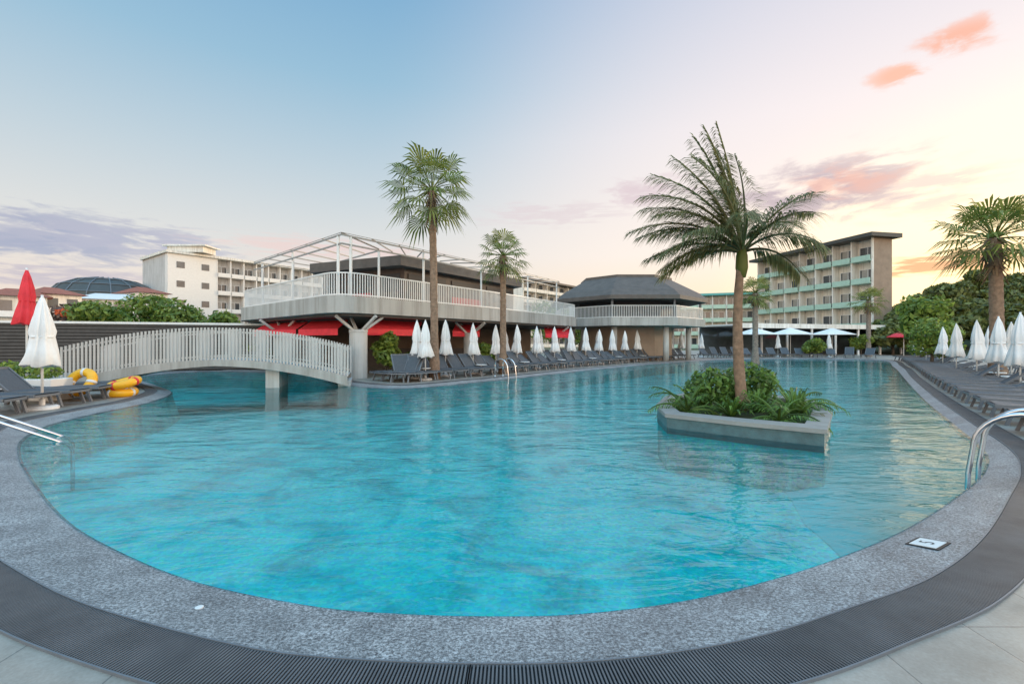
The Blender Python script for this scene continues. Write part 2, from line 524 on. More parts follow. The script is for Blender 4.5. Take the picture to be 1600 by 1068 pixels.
rim = strip(gin, 0.0, wl, WZ - .006)
rim_in = strip(wl, WZ - .006, [wl[i] - nor[i] * .03 for i in range(n_)], WZ - .03)
rim.add(rim_in.v, rim_in.f)
lo_ = [wl[i] - nor[i] * .03 for i in range(n_)]
o = struct(rim.build('pool_rim', 'granite', smooth=True)); o['label'] = 'speckled grey granite rim around the pool'
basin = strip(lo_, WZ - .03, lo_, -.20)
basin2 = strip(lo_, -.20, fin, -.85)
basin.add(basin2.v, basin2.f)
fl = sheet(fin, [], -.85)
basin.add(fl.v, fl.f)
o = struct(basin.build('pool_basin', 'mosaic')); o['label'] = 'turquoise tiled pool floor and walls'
o = struct(sheet([wl[i] + nor[i] * .004 for i in range(n_)], [], WZ).build('pool_water', 'water')); o['label'] = 'rippled turquoise pool water'
m = M['reflection_tone'] = bpy.data.materials.new('painted sunset reflection'); m.use_nodes = True
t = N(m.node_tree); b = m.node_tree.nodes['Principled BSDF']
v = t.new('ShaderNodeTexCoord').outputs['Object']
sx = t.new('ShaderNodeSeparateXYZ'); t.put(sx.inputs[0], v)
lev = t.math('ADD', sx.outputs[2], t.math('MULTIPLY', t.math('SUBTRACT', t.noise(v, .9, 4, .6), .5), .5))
c = t.ramp(t.noise(v, 2, 4, .6), [(.3, (.56, .47, .37)), (.7, (.70, .61, .50))])  # added slope, sunset reflection on the water painted into its pale colour
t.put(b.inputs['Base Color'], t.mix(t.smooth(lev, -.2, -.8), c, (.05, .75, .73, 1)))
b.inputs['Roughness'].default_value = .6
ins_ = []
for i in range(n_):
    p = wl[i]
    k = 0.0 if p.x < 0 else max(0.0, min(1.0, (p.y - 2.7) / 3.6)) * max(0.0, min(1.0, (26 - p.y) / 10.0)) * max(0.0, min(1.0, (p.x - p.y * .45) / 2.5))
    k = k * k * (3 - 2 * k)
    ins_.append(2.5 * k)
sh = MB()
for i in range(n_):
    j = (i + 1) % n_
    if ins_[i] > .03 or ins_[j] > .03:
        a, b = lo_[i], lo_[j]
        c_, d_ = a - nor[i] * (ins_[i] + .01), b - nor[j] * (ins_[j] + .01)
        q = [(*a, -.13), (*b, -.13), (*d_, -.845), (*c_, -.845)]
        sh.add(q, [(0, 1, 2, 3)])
o = struct(sh.build('reflection_shelf', 'reflection_tone')); o['label'] = 'pale submerged slope added for the sunset reflection along the right side of the pool'
# drain grate: dark channel with thin cross ribs
o = struct(strip(gin, -.002, gout, -.002).build('grate_channel', 'channel'))
gr = MB()
cum = [0.0]
for i in range(n_): cum.append(cum[-1] + (gin[(i + 1) % n_] - gin[i]).length)
s_, i = 0.0, 0
while s_ < cum[-1]:
    while cum[i + 1] < s_: i += 1
    u = (s_ - cum[i]) / max(1e-6, cum[i + 1] - cum[i])
    a = gin[i].lerp(gin[(i + 1) % n_], u); nn = nor[i].lerp(nor[(i + 1) % n_], u).normalized()
    d = a.y
    pitch = .0175 if d < 9 else .05 if d < 18 else .12
    tt = Vector((-nn.y, nn.x)) * pitch * .24
    p = a + nn * .012; q = a + nn * (GW - .012)
    if d < 26:
        vs = [(*(p - tt), -.002), (*(p + tt), -.002), (*(q + tt), -.002), (*(q - tt), -.002),
              (*(p - tt), .012), (*(p + tt), .012), (*(q + tt), .012), (*(q - tt), .012)]
        gr.add(vs, [(4, 5, 6, 7), (0, 1, 5, 4), (1, 2, 6, 5), (2, 3, 7, 6), (3, 0, 4, 7)])
    s_ += pitch
o = struct(gr.build('drain_grate', 'grate')); o['label'] = 'dark ribbed overflow grate curving around the pool'
gl_ = MB()
for i in range(n_):
    if gin[i].y < 14:
        j = (i + 1) % n_
        for base, k in ((gin, .004), (gout, -.004)):
            a, b = base[i] + nor[i] * k, base[j] + nor[j] * k
            gl_.bar((a.x, a.y, .006), (b.x, b.y, .006), .008, .018)
struct(gl_.build('grate_edging', 'frame_grey'))
deck_out = [(-70, -18), (95, -18), (95, 80), (-70, 80)]
o = struct(sheet(deck_out, [gout], 0.0).build('pool_deck', 'tiles')); o['label'] = 'beige tiled pool deck'
o = struct(sheet([(-3500, -3500), (3500, -3500), (3500, 3500), (-3500, 3500)], [deck_out], -.02).build('ground', 'grass'))

# depth markers let into the rim
tm = bpy.data.curves.new('digit', 'FONT'); tm.body = '5'; tm.size = .13; tm.align_x = 'CENTER'; tm.align_y = 'CENTER'


def marker(px, py, label):
    x, y = gp(px, py, -.03)
    # rim height and tilt at that spot
    k = min(range(n_), key=lambda i: (gin[i].lerp(wl[i], .5) - Vector((x, y))).length)
    cpt = gin[k].lerp(wl[k], .5); nn = nor[k]
    slope = (-WZ + .01) / max(.2, loop[k].z)
    xa = Vector((nn.y, -nn.x, 0)); xa = xa if xa.x > 0 else -xa
    za = Vector((-nn.x * -slope, -nn.y * -slope, 1)); za = Vector((-nn.x * slope, -nn.y * slope, 1)).normalized()
    ya = za.cross(xa).normalized(); xa = ya.cross(za)
    mt_ = Matrix((xa, ya, za)).transposed()
    base = Vector((cpt.x, cpt.y, (WZ - .01) / 2 + .004))
    root = thing('depth_marker', label, 'marker tile', base, 0)
    MB().box((0, 0, 0), (.24, .20, .008), mtx=mt_).build('border', 'channel', root, True)
    MB().box(mt_ @ Vector((0, 0, .003)), (.20, .16, .008), mtx=mt_).build('face', 'white', root, True)
    to = bpy.data.objects.new('tmp', tm); me = bpy.data.meshes.new_from_object(to); bpy.data.objects.remove(to)
    me.transform(mt_.to_4x4()); me.transform(Matrix.Translation(mt_ @ Vector((0, 0, .0085))))
    me.materials.clear(); me.materials.append(M['channel'])
    me.name = 'digit'; oo = bpy.data.objects.new('digit', me); COL.objects.link(oo); oo.parent = root


marker(1443, 843, 'white tile with a dark border and digit set in the right of the rim')
fx, fy = gp(340, 925, -.03)
k = min(range(n_), key=lambda i: (gin[i].lerp(wl[i], .5) - Vector((fx, fy))).length)
cpt = gin[k].lerp(wl[k], .5)
tag(MB().lathe([(.022, 0), (.022, .006), (.01, .009)], 24, (cpt.x, cpt.y, -.034)).build('rim_fitting', 'white'), 'small round white fitting set in the left of the granite rim', 'fitting')

# ------------------------------------------------------------------ plants


def leaf_cloud(mb, blobs, n, size, seed, up=.3):
    rg = np.random.default_rng(seed)
    w_ = np.array([b[3] * b[4] * b[5] for b in blobs]) ** .67
    idx = rg.choice(len(blobs), n, p=w_ / w_.sum())
    B = np.array(blobs)[idx]
    d = rg.normal(size=(n, 3)); d /= np.linalg.norm(d, axis=1)[:, None]
    rad = rg.uniform(.55, 1.05, n) ** .8
    c = B[:, :3] + d * B[:, 3:6] * rad[:, None]
    nrm = d + rg.normal(size=(n, 3)) * .7; nrm[:, 2] += up
    nrm /= np.linalg.norm(nrm, axis=1)[:, None]
    a = np.cross(nrm, rg.normal(size=(n, 3))); a /= np.linalg.norm(a, axis=1)[:, None] + 1e-9
    b = np.cross(nrm, a)
    s1 = size * rg.uniform(.6, 1.4, n)[:, None]
    q = np.stack([c - a * s1, c - b * s1 * .5, c + a * s1, c + b * s1 * .5], 1).reshape(-1, 3)
    mb.add(q.tolist(), [(4 * i, 4 * i + 1, 4 * i + 2, 4 * i + 3) for i in range(n)])
    return mb


def make_tree(name, label, cat, loc, rx, h, lm, n, size, seed, group=None, trunk=.35, flat=False):
    rg = random.Random(seed)
    root = thing(name, label, cat, loc, 0, group)
    ch = h * (1 - trunk)
    bl = []
    for k in range(rg.randint(8, 11)):
        a = rg.uniform(0, 6.28); rr = rx * rg.uniform(.15, .68)
        z = h * trunk + ch * rg.uniform(.22, .82)
        f = 1 - .35 * (z - h * trunk) / ch
        bl.append((rr * math.cos(a) * f, rr * math.sin(a) * f, z, rx * rg.uniform(.3, .5), rx * rg.uniform(.3, .5), ch * rg.uniform(.16, .28)))
    leaf_cloud(MB(), bl, n, size, seed).build('crown', lm, root, True)
    tk = MB()
    top = h * (trunk + .25)
    tk.tube([(0, 0, -.3), (rx * .03, 0, top * .5), (rx * .06, rx * .02, top)], .1, 8, [h * .035, h * .026, h * .014])
    for b_ in bl[:5]:
        tk.tube([(rx * .04, 0, top * .6), (b_[0] * .5, b_[1] * .5, (top * .6 + b_[2]) / 2), b_[:3]], .05, 6, [h * .016, h * .012, h * .006])
    tk.build('trunk', 'bark', root, True, True)
    return root


# trees behind the dark wall on the left
left_trees = [(110, 27, 2.6, 3.7, 'leaf_red', 'reddish grey bush behind the dark wall, beside the red parasol'),
              (165, 26, 2.5, 3.9, 'leaf', 'green bush with red flowers on top behind the dark wall'),
              (228, 27, 2.6, 4.7, 'leaf', 'rounded bright green bush in the middle of the wall'),
              (283, 28, 2.3, 4.2, 'leaf', 'green bush nearest the terrace behind the dark wall'),
              (352, 31, 2.0, 3.4, 'leaf', 'small yellow green tree in front of the left hotel balconies')]
for k, (px, d, rx, h, lm, lab) in enumerate(left_trees):
    x, y = at(px, d)
    make_tree('garden_bush', lab, 'bush', (x, y, 0), rx, h, lm, 3200, .15, 20 + k, 'bushes behind the dark wall', .12)
fb = leaf_cloud(MB(), [(*at(112, 25.3), 3.15, .8, .5, .28)], 260, .09, 3)
tag(fb.build('flower_cluster', 'flower'), 'cluster of orange red flowers on the left bushes', 'flowers')

# fan palm


def fan_crown(mb, c, n, L, rg, droop=(-.9, 1.2)):
    for k in range(n):
        az = k * 2.399 + rg.uniform(-.2, .2); el = droop[0] + (droop[1] - droop[0]) * ((k + rg.random()) / n)
        d = Vector((math.cos(az) * math.cos(el), math.sin(az) * math.cos(el), math.sin(el)))
        pl = L * rg.uniform(.40, .55)
        base = c + d * pl + Vector((0, 0, -.10 * pl * (1 - el)))
        mb.tube([c + d * .05, (c + base) / 2 + Vector((0, 0, .05)), base], .02, 4, [.03, .022, .014])
        side = d.cross(Vector((0, 0, 1)))
        side = Vector((1, 0, 0)) if side.length < .05 else side.normalized()
        upv = side.cross(d).normalized()
        lb = L * rg.uniform(.48, .62)
        for j in range(17):
            a = (j - 8) / 8 * 1.75
            ld = (d * math.cos(a) + side * math.sin(a) + upv * .12).normalized()
            ll = lb * (1 - .25 * abs(a) / 1.75) * rg.uniform(.85, 1.1)
            wv = ld.cross(upv).normalized() * ll * .040
            m1 = base + ld * ll * .55; tip = base + ld * ll * .92 + Vector((0, 0, -ll * rg.uniform(.18, .42)))
            mb.add([base, m1 - wv, tip, m1 + wv], [(0, 1, 2, 3)])


def fan_palm(label, x, y, h, L, tr, n, seed, lean=(0, 0), tm_='trunk', name='fan_palm', group=None, skirt=True, drp=(-.9, 1.2)):
    rg = random.Random(seed)
    root = thing(name, label, 'palm tree', (x, y, 0), 0, group)
    pts, rad = [], []
    K = 34
    for i in range(K + 1):
        u = i / K
        pts.append((lean[0] * u * u, lean[1] * u * u, h * u - .1 * (i == 0)))
        rad.append(tr * (1.25 - .45 * min(1, u * 5) if u < .2 else .82 - .12 * u) * (1 + .09 * (i % 2)))
    MB().tube(pts, tr, 14, rad).build('trunk', tm_, root, True, True)
    c = Vector((lean[0], lean[1], h))
    cr = MB(); fan_crown(cr, c, n, L, rg, drp)
    cr.build('crown', 'frond_fan', root, True)
    if skirt:
        sk = MB()
        for k in range(90):
            a = rg.uniform(0, 6.28); z = h - rg.uniform(0, 1.0) * L * .55
            p = Vector((lean[0] + math.cos(a) * tr * .8, lean[1] + math.sin(a) * tr * .8, z))
            q = p + Vector((math.cos(a) * tr * rg.uniform(.6, 1.7), math.sin(a) * tr * rg.uniform(.6, 1.7), -L * rg.uniform(.10, .28)))
            t_ = Vector((-math.sin(a), math.cos(a), 0)) * tr * .16
            sk.add([p - t_, p + t_, q + t_ * .4, q - t_ * .4], [(0, 1, 2, 3)])
        sk.build('dry_fronds', 'thatch', root, True)
    return root


x, y = at(679, 18.6)
fan_palm('tall fan palm with a green crown standing on the deck before the terrace', x, y, zz(297, 18.6), 2.15, .19, 34, 3, (-.12, 0))
x, y = at(786, 21.5)
fan_palm('shorter fan palm right of the tall one before the terrace', x, y, zz(400, 21.5), 1.5, .18, 26, 5)
x, y = at(1558, 16.5)
fan_palm('stout fan palm behind the white parasols on the right deck', x, y, zz(372, 16.5), 2.1, .25, 36, 8, (-.1, 0), drp=(-.7, 1.2))
x, y = at(1180, 31)
fan_palm('small dark fan palm behind the far loungers, right of the island palm', x, y, zz(458, 31), 1.5, .22, 26, 11, tm_='trunk_grey')
x, y = at(1357, 46)
fan_palm('slim distant fan palm at the right corner of the hotel', x, y, zz(470, 46), 2.0, .25, 24, 12, tm_='trunk_grey')


def feather(mb, c, az, el0, L, sag, wind, rg, nl=46, leaf=.5):
    """one pinnate frond: arching midrib with two ranks of leaflets"""
    pts = []
    d = Vector((math.cos(az) * math.cos(el0), math.sin(az) * math.cos(el0), math.sin(el0)))
    p = c.copy(); K = 14
    for i in range(K + 1):
        pts.append(p.copy())
        d = (d + Vector((wind[0], wind[1], -sag)) / K).normalized()
        p = p + d * L / K
    mb.tube(pts, .02, 5, [.030 * (1 - .85 * i / K) + .004 for i in range(K + 1)])
    for j in range(nl):
        u = .16 + .84 * j / (nl - 1)
        f = u * K; i = min(K - 1, int(f)); q = pts[i].lerp(pts[i + 1], f - i)
        tg = (pts[i + 1] - pts[i]).normalized()
        side = tg.cross(Vector((0, 0, 1))); side = side.normalized() if side.length > .05 else Vector((1, 0, 0))
        for sg in (-1, 1):
            ld = (side * sg * .75 + tg * .75 + Vector((wind[0] * .75, wind[1] * .4, rg.uniform(-.45, .05)))).normalized()
            ll = leaf * (1 - .55 * abs(u - .45) / .55) * rg.uniform(.8, 1.15)
            wv = ld.cross(Vector((0, 0, 1))); wv = (wv.normalized() if wv.length > .05 else side) * .0115
            m1 = q + ld * ll * .55; tip = q + ld * ll + Vector((0, 0, -ll * rg.uniform(.15, .45)))
            mb.add([q - wv * .5, m1 - wv, tip, m1 + wv], [(0, 1, 2, 3)])


IX, IY = at(1160, 9.4)
isl = thing('feather_palm', 'tall windswept feather palm growing from the planted island in the pool', 'palm tree', (IX, IY, .1))
ht = zz(392, 9.4) - .1
rg = random.Random(4)
pts = [(0, 0, -.1)] + [(-.10 * math.sin(i / 12 * 3), 0, ht * i / 12) for i in range(1, 13)]
MB().tube(pts, .1, 12, [.115 - .045 * i / 12 + (.006 if i % 2 else 0) for i in range(13)]).build('trunk', 'trunk', isl, True, True)
c = Vector(pts[-1]); cr = MB()
fr_ = [(1.75, 1.45, 2.75, .1, -.35), (1.2, 1.35, 2.5, .4, -.3), (2.4, 1.3, 2.55, .55, -.35), (2.9, 1.1, 2.3, 1.1, -.6), (3.1, .85, 2.2, 1.2, -.6),
       (3.5, 1.0, 2.2, 1.2, -.6), (3.9, .7, 2.0, 1.2, -.5), (2.7, .6, 1.9, 1.1, -.5), (3.3, .45, 1.8, 1.3, -.4), (2.2, .9, 2.1, 1.1, -.5),
       (.9, 1.15, 2.2, 1.1, -.55), (.3, .95, 1.9, 1.5, -.35), (-.3, .8, 1.6, 1.7, -.3), (-.9, .9, 1.7, 1.5, -.4), (4.5, .8, 1.9, 1.2, -.4),
       (5.2, .9, 1.9, 1.2, -.3), (3.0, 1.25, 2.5, .8, -.6), (1.9, 1.5, 2.7, .0, -.25), (2.6, 1.45, 2.6, .3, -.4), (2.8, .95, 2.4, 1.2, -.7), (3.3, 1.15, 2.5, 1.1, -.7), (3.6, .6, 2.1, 1.3, -.6), (3.1, .3, 1.7, 1.2, -.5), (0.6, 1.3, 2.3, .7, -.4), (1.6, .7, 1.8, 1.2, -.4), (0.1, .45, 1.5, 1.5, -.1), (4.1, 1.2, 2.4, .9, -.5)]
for az, el, L, sag, wx in fr_:
    feather(cr, c + Vector((0, 0, -.03)), az, el, L, sag, (wx, 0), rg, 96, .64)
cr.build('crown', 'frond_feather', isl, True)
cs = MB(); cs.lathe([(.075, -.55), (.12, -.35), (.11, -.1), (.06, .12)], 12, c)
cs.build('crownshaft', 'frond_fan', isl, True, True)

# the island planter
ipoly = [gp(1042, 668, WZ), gp(1160, 683, WZ), gp(1288, 697, WZ), (5.95, 8.5), (6.75, 10.2), (6.3, 11.6), (4.9, 11.9), (3.75, 11.0), (3.0, 9.4)]
cx = sum(p[0] for p in ipoly) / len(ipoly); cy = sum(p[1] for p in ipoly) / len(ipoly)


def scaled(poly, k):
    return [(cx + (p[0] - cx) * k, cy + (p[1] - cy) * k) for p in poly]


pl = thing('island_planter', 'low stone planter island standing in the pool under the feather palm', 'planter', (cx, cy, 0))
wallm = mat('planter wall tile', (.06, .12, .13), .4, .3, 5, bump=.2)
n = len(ipoly)
ins = scaled(ipoly, .86)
rw = MB()
rw.v = [(*p, -.16) for p in ipoly] + [(*p, .13) for p in ipoly] + [(*p, .13) for p in ins] + [(*p, -.16) for p in ins]
for k in range(n):
    j = (k + 1) % n
    rw.f += [(k, j, n + j, n + k), (n + k, n + j, 2 * n + j, 2 * n + k), (2 * n + k, 2 * n + j, 3 * n + j, 3 * n + k)]
rw.build('wall', wallm, pl)
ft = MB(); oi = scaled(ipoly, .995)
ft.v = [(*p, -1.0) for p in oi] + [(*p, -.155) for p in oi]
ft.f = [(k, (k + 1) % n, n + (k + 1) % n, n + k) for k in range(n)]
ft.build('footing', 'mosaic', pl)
op, ip = scaled(ipoly, 1.02), scaled(ipoly, .83)
cp = MB()
cp.v = [(*p, .133) for p in op] + [(*p, .20) for p in op] + [(*p, .20) for p in ip] + [(*p, .133) for p in ip]
for k in range(n):
    j = (k + 1) % n
    cp.f += [(k, j, n + j, n + k), (n + k, n + j, 2 * n + j, 2 * n + k), (2 * n + k, 2 * n + j, 3 * n + j, 3 * n + k), (3 * n + k, 3 * n + j, j, k)]
cp.build('coping', 'planter', pl)
MB().prism(scaled(ipoly, .855), -.3, .10).build('soil', 'hill', pl)


def spiky(mb, c, n, L, rg, wd=.03, el=(.35, 1.4)):
    for k in range(n):
        az = rg.uniform(0, 6.28); e = rg.uniform(*el); ll = L * rg.uniform(.6, 1.1)
        d = Vector((math.cos(az) * math.cos(e), math.sin(az) * math.cos(e), math.sin(e)))
        s = Vector((-math.sin(az), math.cos(az), 0)) * wd
        p1 = c + d * ll * .5; p2 = c + d * ll * .85 + Vector((0, 0, -ll * .12)); p3 = c + d * ll * 1.05 + Vector((0, 0, -ll * .38))
        mb.add([c - s * .5, c + s * .5, p1 - s, p1 + s, p2 - s * .7, p2 + s * .7, p3], [(0, 1, 3, 2), (2, 3, 5, 4), (4, 5, 6)])


def plant(name, label, cat, x, y, z, kind, L, n, seed, lm='fern', group=None):
    rg = random.Random(seed); mb = MB()
    if kind == 'spiky':
        spiky(mb, Vector((0, 0, 0)), n, L, rg)
    elif kind == 'arch':
        for k in range(n):
            feather(mb, Vector((0, 0, 0)), k * 2.399, rg.uniform(.5, 1.3), L * rg.uniform(.7, 1.1), 1.5, (0, 0), rg, 18, L * .3)
    else:
        leaf_cloud(mb, [(0, 0, L * .45, L * .5, L * .5, L * .42), (L * .3, L * .1, L * .4, L * .35, L * .35, L * .35), (-L * .3, 0, L * .36, L * .3, L * .3, L * .3)], n, .06, seed)
    o = mb.build(name, lm); o.location = (x, y, z)
    return tag(o, label, cat, group)


isp = [(3.5, 9.1, 'arch', .85, 11, 'arching fern at the left end of the island planter'),
       (4.15, 8.6, 'spiky', .65, 60, 'spiky grass tuft at the front of the island planter'),
       (4.75, 8.1, 'arch', .8, 12, 'arching fern in front of the island palm trunk'),
       (5.25, 8.4, 'spiky', .8, 70, 'spiky strap-leaved plant right of the island palm trunk'),
       (5.75, 9.3, 'arch', 1.0, 13, 'large arching fern at the right end of the island planter'),
       (4.3, 9.8, 'bush', 1.0, 1500, 'rounded leafy shrub at the back left of the island planter'),
       (5.4, 10.4, 'bush', 1.1, 1600, 'rounded leafy shrub at the back right of the island planter'),
       (4.9, 9.1, 'spiky', .7, 60, 'spiky plant at the foot of the island palm trunk'),
       (3.9, 9.9, 'arch', .9, 10, 'arching fern at the back left of the island planter')]
for k, (x, y, kind, L, n, lab) in enumerate(isp):
    plant('island_plant', lab, 'plant', x, y, .08, kind, L, n, 60 + k, 'fern', 'plants on the island')

# ------------------------------------------------------------------ arched bridge
A, B = Vector((-13.5, 13.6)), Vector((-5.75, 15.9))
bl_ = (B - A).length; bdir = (B - A).normalized(); bn = Vector((-bdir.y, bdir.x))
br_ = thing('footbridge', 'low arched footbridge with pale picket railings over the pool channel', 'bridge', (A.x, A.y, 0))
K = 48


def arch(u): return .30 + .62 * (1 - (2 * u - 1) ** 2)


dk = MB()
for i in range(K):
    u0, u1 = i / K, (i + 1) / K
    for a_, b_ in ((u0, u1),):
        p0, p1 = A + bdir * bl_ * a_, A + bdir * bl_ * b_
        q0, q1 = p0 + bn * 2.2, p1 + bn * 2.2
        z0, z1 = arch(a_), arch(b_)
        t0, t1 = .20 + .14 * abs(2 * a_ - 1), .20 + .14 * abs(2 * b_ - 1)
        dk.add([(*p0, z0), (*p1, z1), (*q1, z1), (*q0, z0), (*p0, z0 - t0), (*p1, z1 - t1), (*q1, z1 - t1), (*q0, z0 - t0)],
               [(0, 1, 2, 3), (7, 6, 5, 4), (0, 4, 5, 1), (3, 2, 6, 7)])
dk.build('deck', 'slab', br_)
for side, off in (('f', .06), ('b', 2.14)):
    rl = MB()
    np_ = 80
    for i in range(np_ + 1):
        u = i / np_
        p = A + bdir * bl_ * u + bn * off
        z = arch(u)
        rl.box((p.x, p.y, z + .52), (.052, .03, 1.06), math.atan2(bdir.y, bdir.x))
    for i in range(K):
        a, b = A + bdir * bl_ * i / K + bn * (off + .035), A + bdir * bl_ * (i + 1) / K + bn * (off + .035)
        for zo, hh_ in ((.10, .05), (.92, .05)):
            rl.bar((a.x, a.y, arch(i / K) + zo), (b.x, b.y, arch((i + 1) / K) + zo), .04, hh_)
    rl.build('railing', 'picket', br_)
for u in (.02, .70, .985):
    p = A + bdir * bl_ * u + bn * 1.1
    zt = arch(u) - .2
    MB().box((p.x, p.y, (zt - 1.0) / 2), (.42, 1.6, zt + 1.0 - .01), math.atan2(bdir.y, bdir.x)).build('pier', 'column', br_)

# ------------------------------------------------------------------ terrace pavilion
TZ0, TZ1 = 2.55, 3.32
def rounded(pts, r, k=5):
    out = []
    n = len(pts)
    for i in range(n):
        p, a, b = Vector(pts[i]), Vector(pts[i - 1]), Vector(pts[(i + 1) % n])
        da, db = (a - p).normalized(), (b - p).normalized()
        for j in range(k + 1):
            u = j / k
            out.append(tuple((p + da * r * (1 - u)).lerp(p + db * r * u, u) * 1.0))
    return out
tpoly0 = [(-15.0, 24.8), (-6.7, 17.3), (-1.2, 24.6), (5.2, 34.4), (1.0, 41.0), (-9.0, 40.0), (-17.0, 33.0)]
tpoly = rounded(tpoly0, 1.3)
tv = thing('terrace_pavilion', 'raised beige terrace with white railing above the pool bar', 'pavilion', (-6.7, 17.3, 0))
MB().prism(tpoly, TZ0 + .1, TZ1).build('terrace_slab', 'slab', tv)
ctr = Vector((-4, 30))
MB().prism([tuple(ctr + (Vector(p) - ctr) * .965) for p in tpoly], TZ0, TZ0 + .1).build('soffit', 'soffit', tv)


def rail_along(pts, z, mt, parent, pitch=.115, h=.92, wd=.035):
    mb = MB(); acc = 0.0
    for a, b in zip(pts[:-1], pts[1:]):
        a, b = Vector(a), Vector(b); L = (b - a).length
        if L < 1e-4: continue
        dr = (b - a) / L; s = acc
        while s < L:
            p = a + dr * s
            mb.box((p.x, p.y, z + h / 2), (wd, wd * .6, h), math.atan2(dr.y, dr.x)); s += pitch
        acc = s - L
        for zo in (.06, h):
            mb.bar((a.x, a.y, z + zo), (b.x, b.y, z + zo), .05, .05)
    return mb.build('railing', mt, parent)


inner = [tuple(ctr + (Vector(p) - ctr) * .985) for p in tpoly]
rail_along(inner[3:24], TZ1, 'white', tv)


def column(x, y, top, r, parent, vs=True):
    mb = MB().lathe([(r, 0), (r, top * .74), (r * 1.05, top * .75), (r * 1.05, top * .78), (r * .9, top * .79)], 24, (x, y, 0))
    mb.build('column', 'column', parent, smooth=False)
    if vs:
        sb = MB()
        for a in (-.5, .5, 2.2, 4.0):
            sb.bar((x + math.cos(a) * r * .5, y + math.sin(a) * r * .5, top * .76), (x + math.cos(a) * 1.0, y + math.sin(a) * 1.0, top), .10, .10)
        sb.build('strut', 'column', parent)


for px, d in ((560, 18.9), (733, 25.0), (868, 33.0), (440, 22.5)):
    x, y = at(px, d); column(x, y, TZ0, .36 if d < 20 else .30, tv)
# ground floor of the bar: back wall, counter, red awnings
gw = MB(); gw.bar((-15.5, 29.5, 1.27), (1.5, 38.5, 1.27), .3, 2.54); gw.build('back_wall', 'end_brown', tv)
ct = MB(); ct.bar((-12, 26.2, .55), (-3.0, 30.0, .55), .6, 1.1); ct.build('bar_counter', 'soffit', tv)
for a, b in ((at(345, 27.5), at(385, 26.5)), (at(418, 24.4), at(482, 22.2)), (at(486, 22.0), at(545, 20.6)), (at(586, 20.6), at(660, 23.0)), (at(712, 25.4), at(752, 27.0)), (at(850, 32.0), at(892, 34.2))):
    aw = MB()
    a, b = Vector(a), Vector(b); fw_ = Vector((0, -1.3))
    zt, zl = 2.50, 1.95
    aw.add([(*a, zt), (*b, zt), (*(b + fw_), zl + .12), (*(a + fw_), zl + .12), (*(a + fw_), zl - .16), (*(b + fw_), zl - .16), (*a, zt - .05), (*b, zt - .05)],
           [(0, 3, 2, 1), (3, 4, 5, 2), (6, 7, 2, 3)])
    aw.build('red_awning', 'red', tv)
# brown room on the terrace
rm = thing('rooftop_bar', 'brown timber bar room with a flat overhanging roof on the terrace', 'bar building', (-6, 29, TZ1))
rp = [(-10.2, 24.6), (-5.3, 22.4), (0.1, 30.4), (-3.4, 36.5), (-10.5, 35.0)]
MB().prism(rp, TZ1, 5.15).build('wall', 'brown', rm)
rc = Vector((-5.5, 30.5))
ro = MB().prism([tuple(rc + (Vector(p) - rc) * 1.10) for p in rp], 5.15, 5.62)
ro.build('roof', 'roof_brown', rm)
for a, b in ((Vector(rp[0]), Vector(rp[1])), (Vector(rp[1]), Vector(rp[2]))):
    nn = Vector(((b - a).y, -(b - a).x)).normalized()
    for k in range(3):
        p = a.lerp(b, (k + .5) / 3) + nn * .01
        MB().box((p.x, p.y, 4.15), ((b - a).length / 3 - .5, .05, 1.5), math.atan2((b - a).y, (b - a).x)).build('opening', 'dark', rm)
        MB().box((p.x + nn.x * .02, p.y + nn.y * .02, 3.75), ((b - a).length / 3 - .5, .06, .5), math.atan2((b - a).y, (b - a).x)).build('shutter', 'red_dark' if k == 1 else 'brown', rm)
# steel pergola over the terrace
pg = thing('pergola', 'thin white steel pergola frame standing over the terrace corner', 'pergola', (-6.7, 17.6, TZ1))
pz = 5.75
front = [(-14.0, 24.7), (-6.75, 18.0), (-1.6, 24.9), (3.4, 32.6)]
mid = [(-12.2, 27.2), (-6.2, 21.2), (-3.4, 25.0), (1.0, 33.2)]
bmz = MB()
for line, z in ((front, pz), (front, pz - .35), (mid, pz)):
    for a, b in zip(line[:-1], line[1:]): bmz.bar((*a, z), (*b, z), .045, .06)
bmz.build('beam', 'pergola', pg)
cb = MB()
for (a0, a1), (b0, b1) in zip(zip(front[:-1], front[1:]), zip(mid[:-1], mid[1:])):
    for k in range(7):
        u = k / 6
        p = Vector(a0).lerp(Vector(a1), u); q = Vector(b0).lerp(Vector(b1), u)
        cb.bar((*p, pz + .07), (*q, pz + .07), .04, .05)
    cb.bar((*a0, pz + .085), (*a1, pz + .085), .02, .02)
cb.build('rafter', 'pergola', pg)
for p in ((-6.95, 18.2), (-6.5, 18.35), (-13.6, 24.8), (-10.3, 21.4), (-4.2, 21.6), (-1.7, 25.1), (1.0, 29.0), (3.2, 32.7), (-6.2, 21.2)):
    MB().box((p[0], p[1], (TZ1 + pz) / 2), (.09, .09, pz - TZ1 - .05)).build('post', 'white', pg)

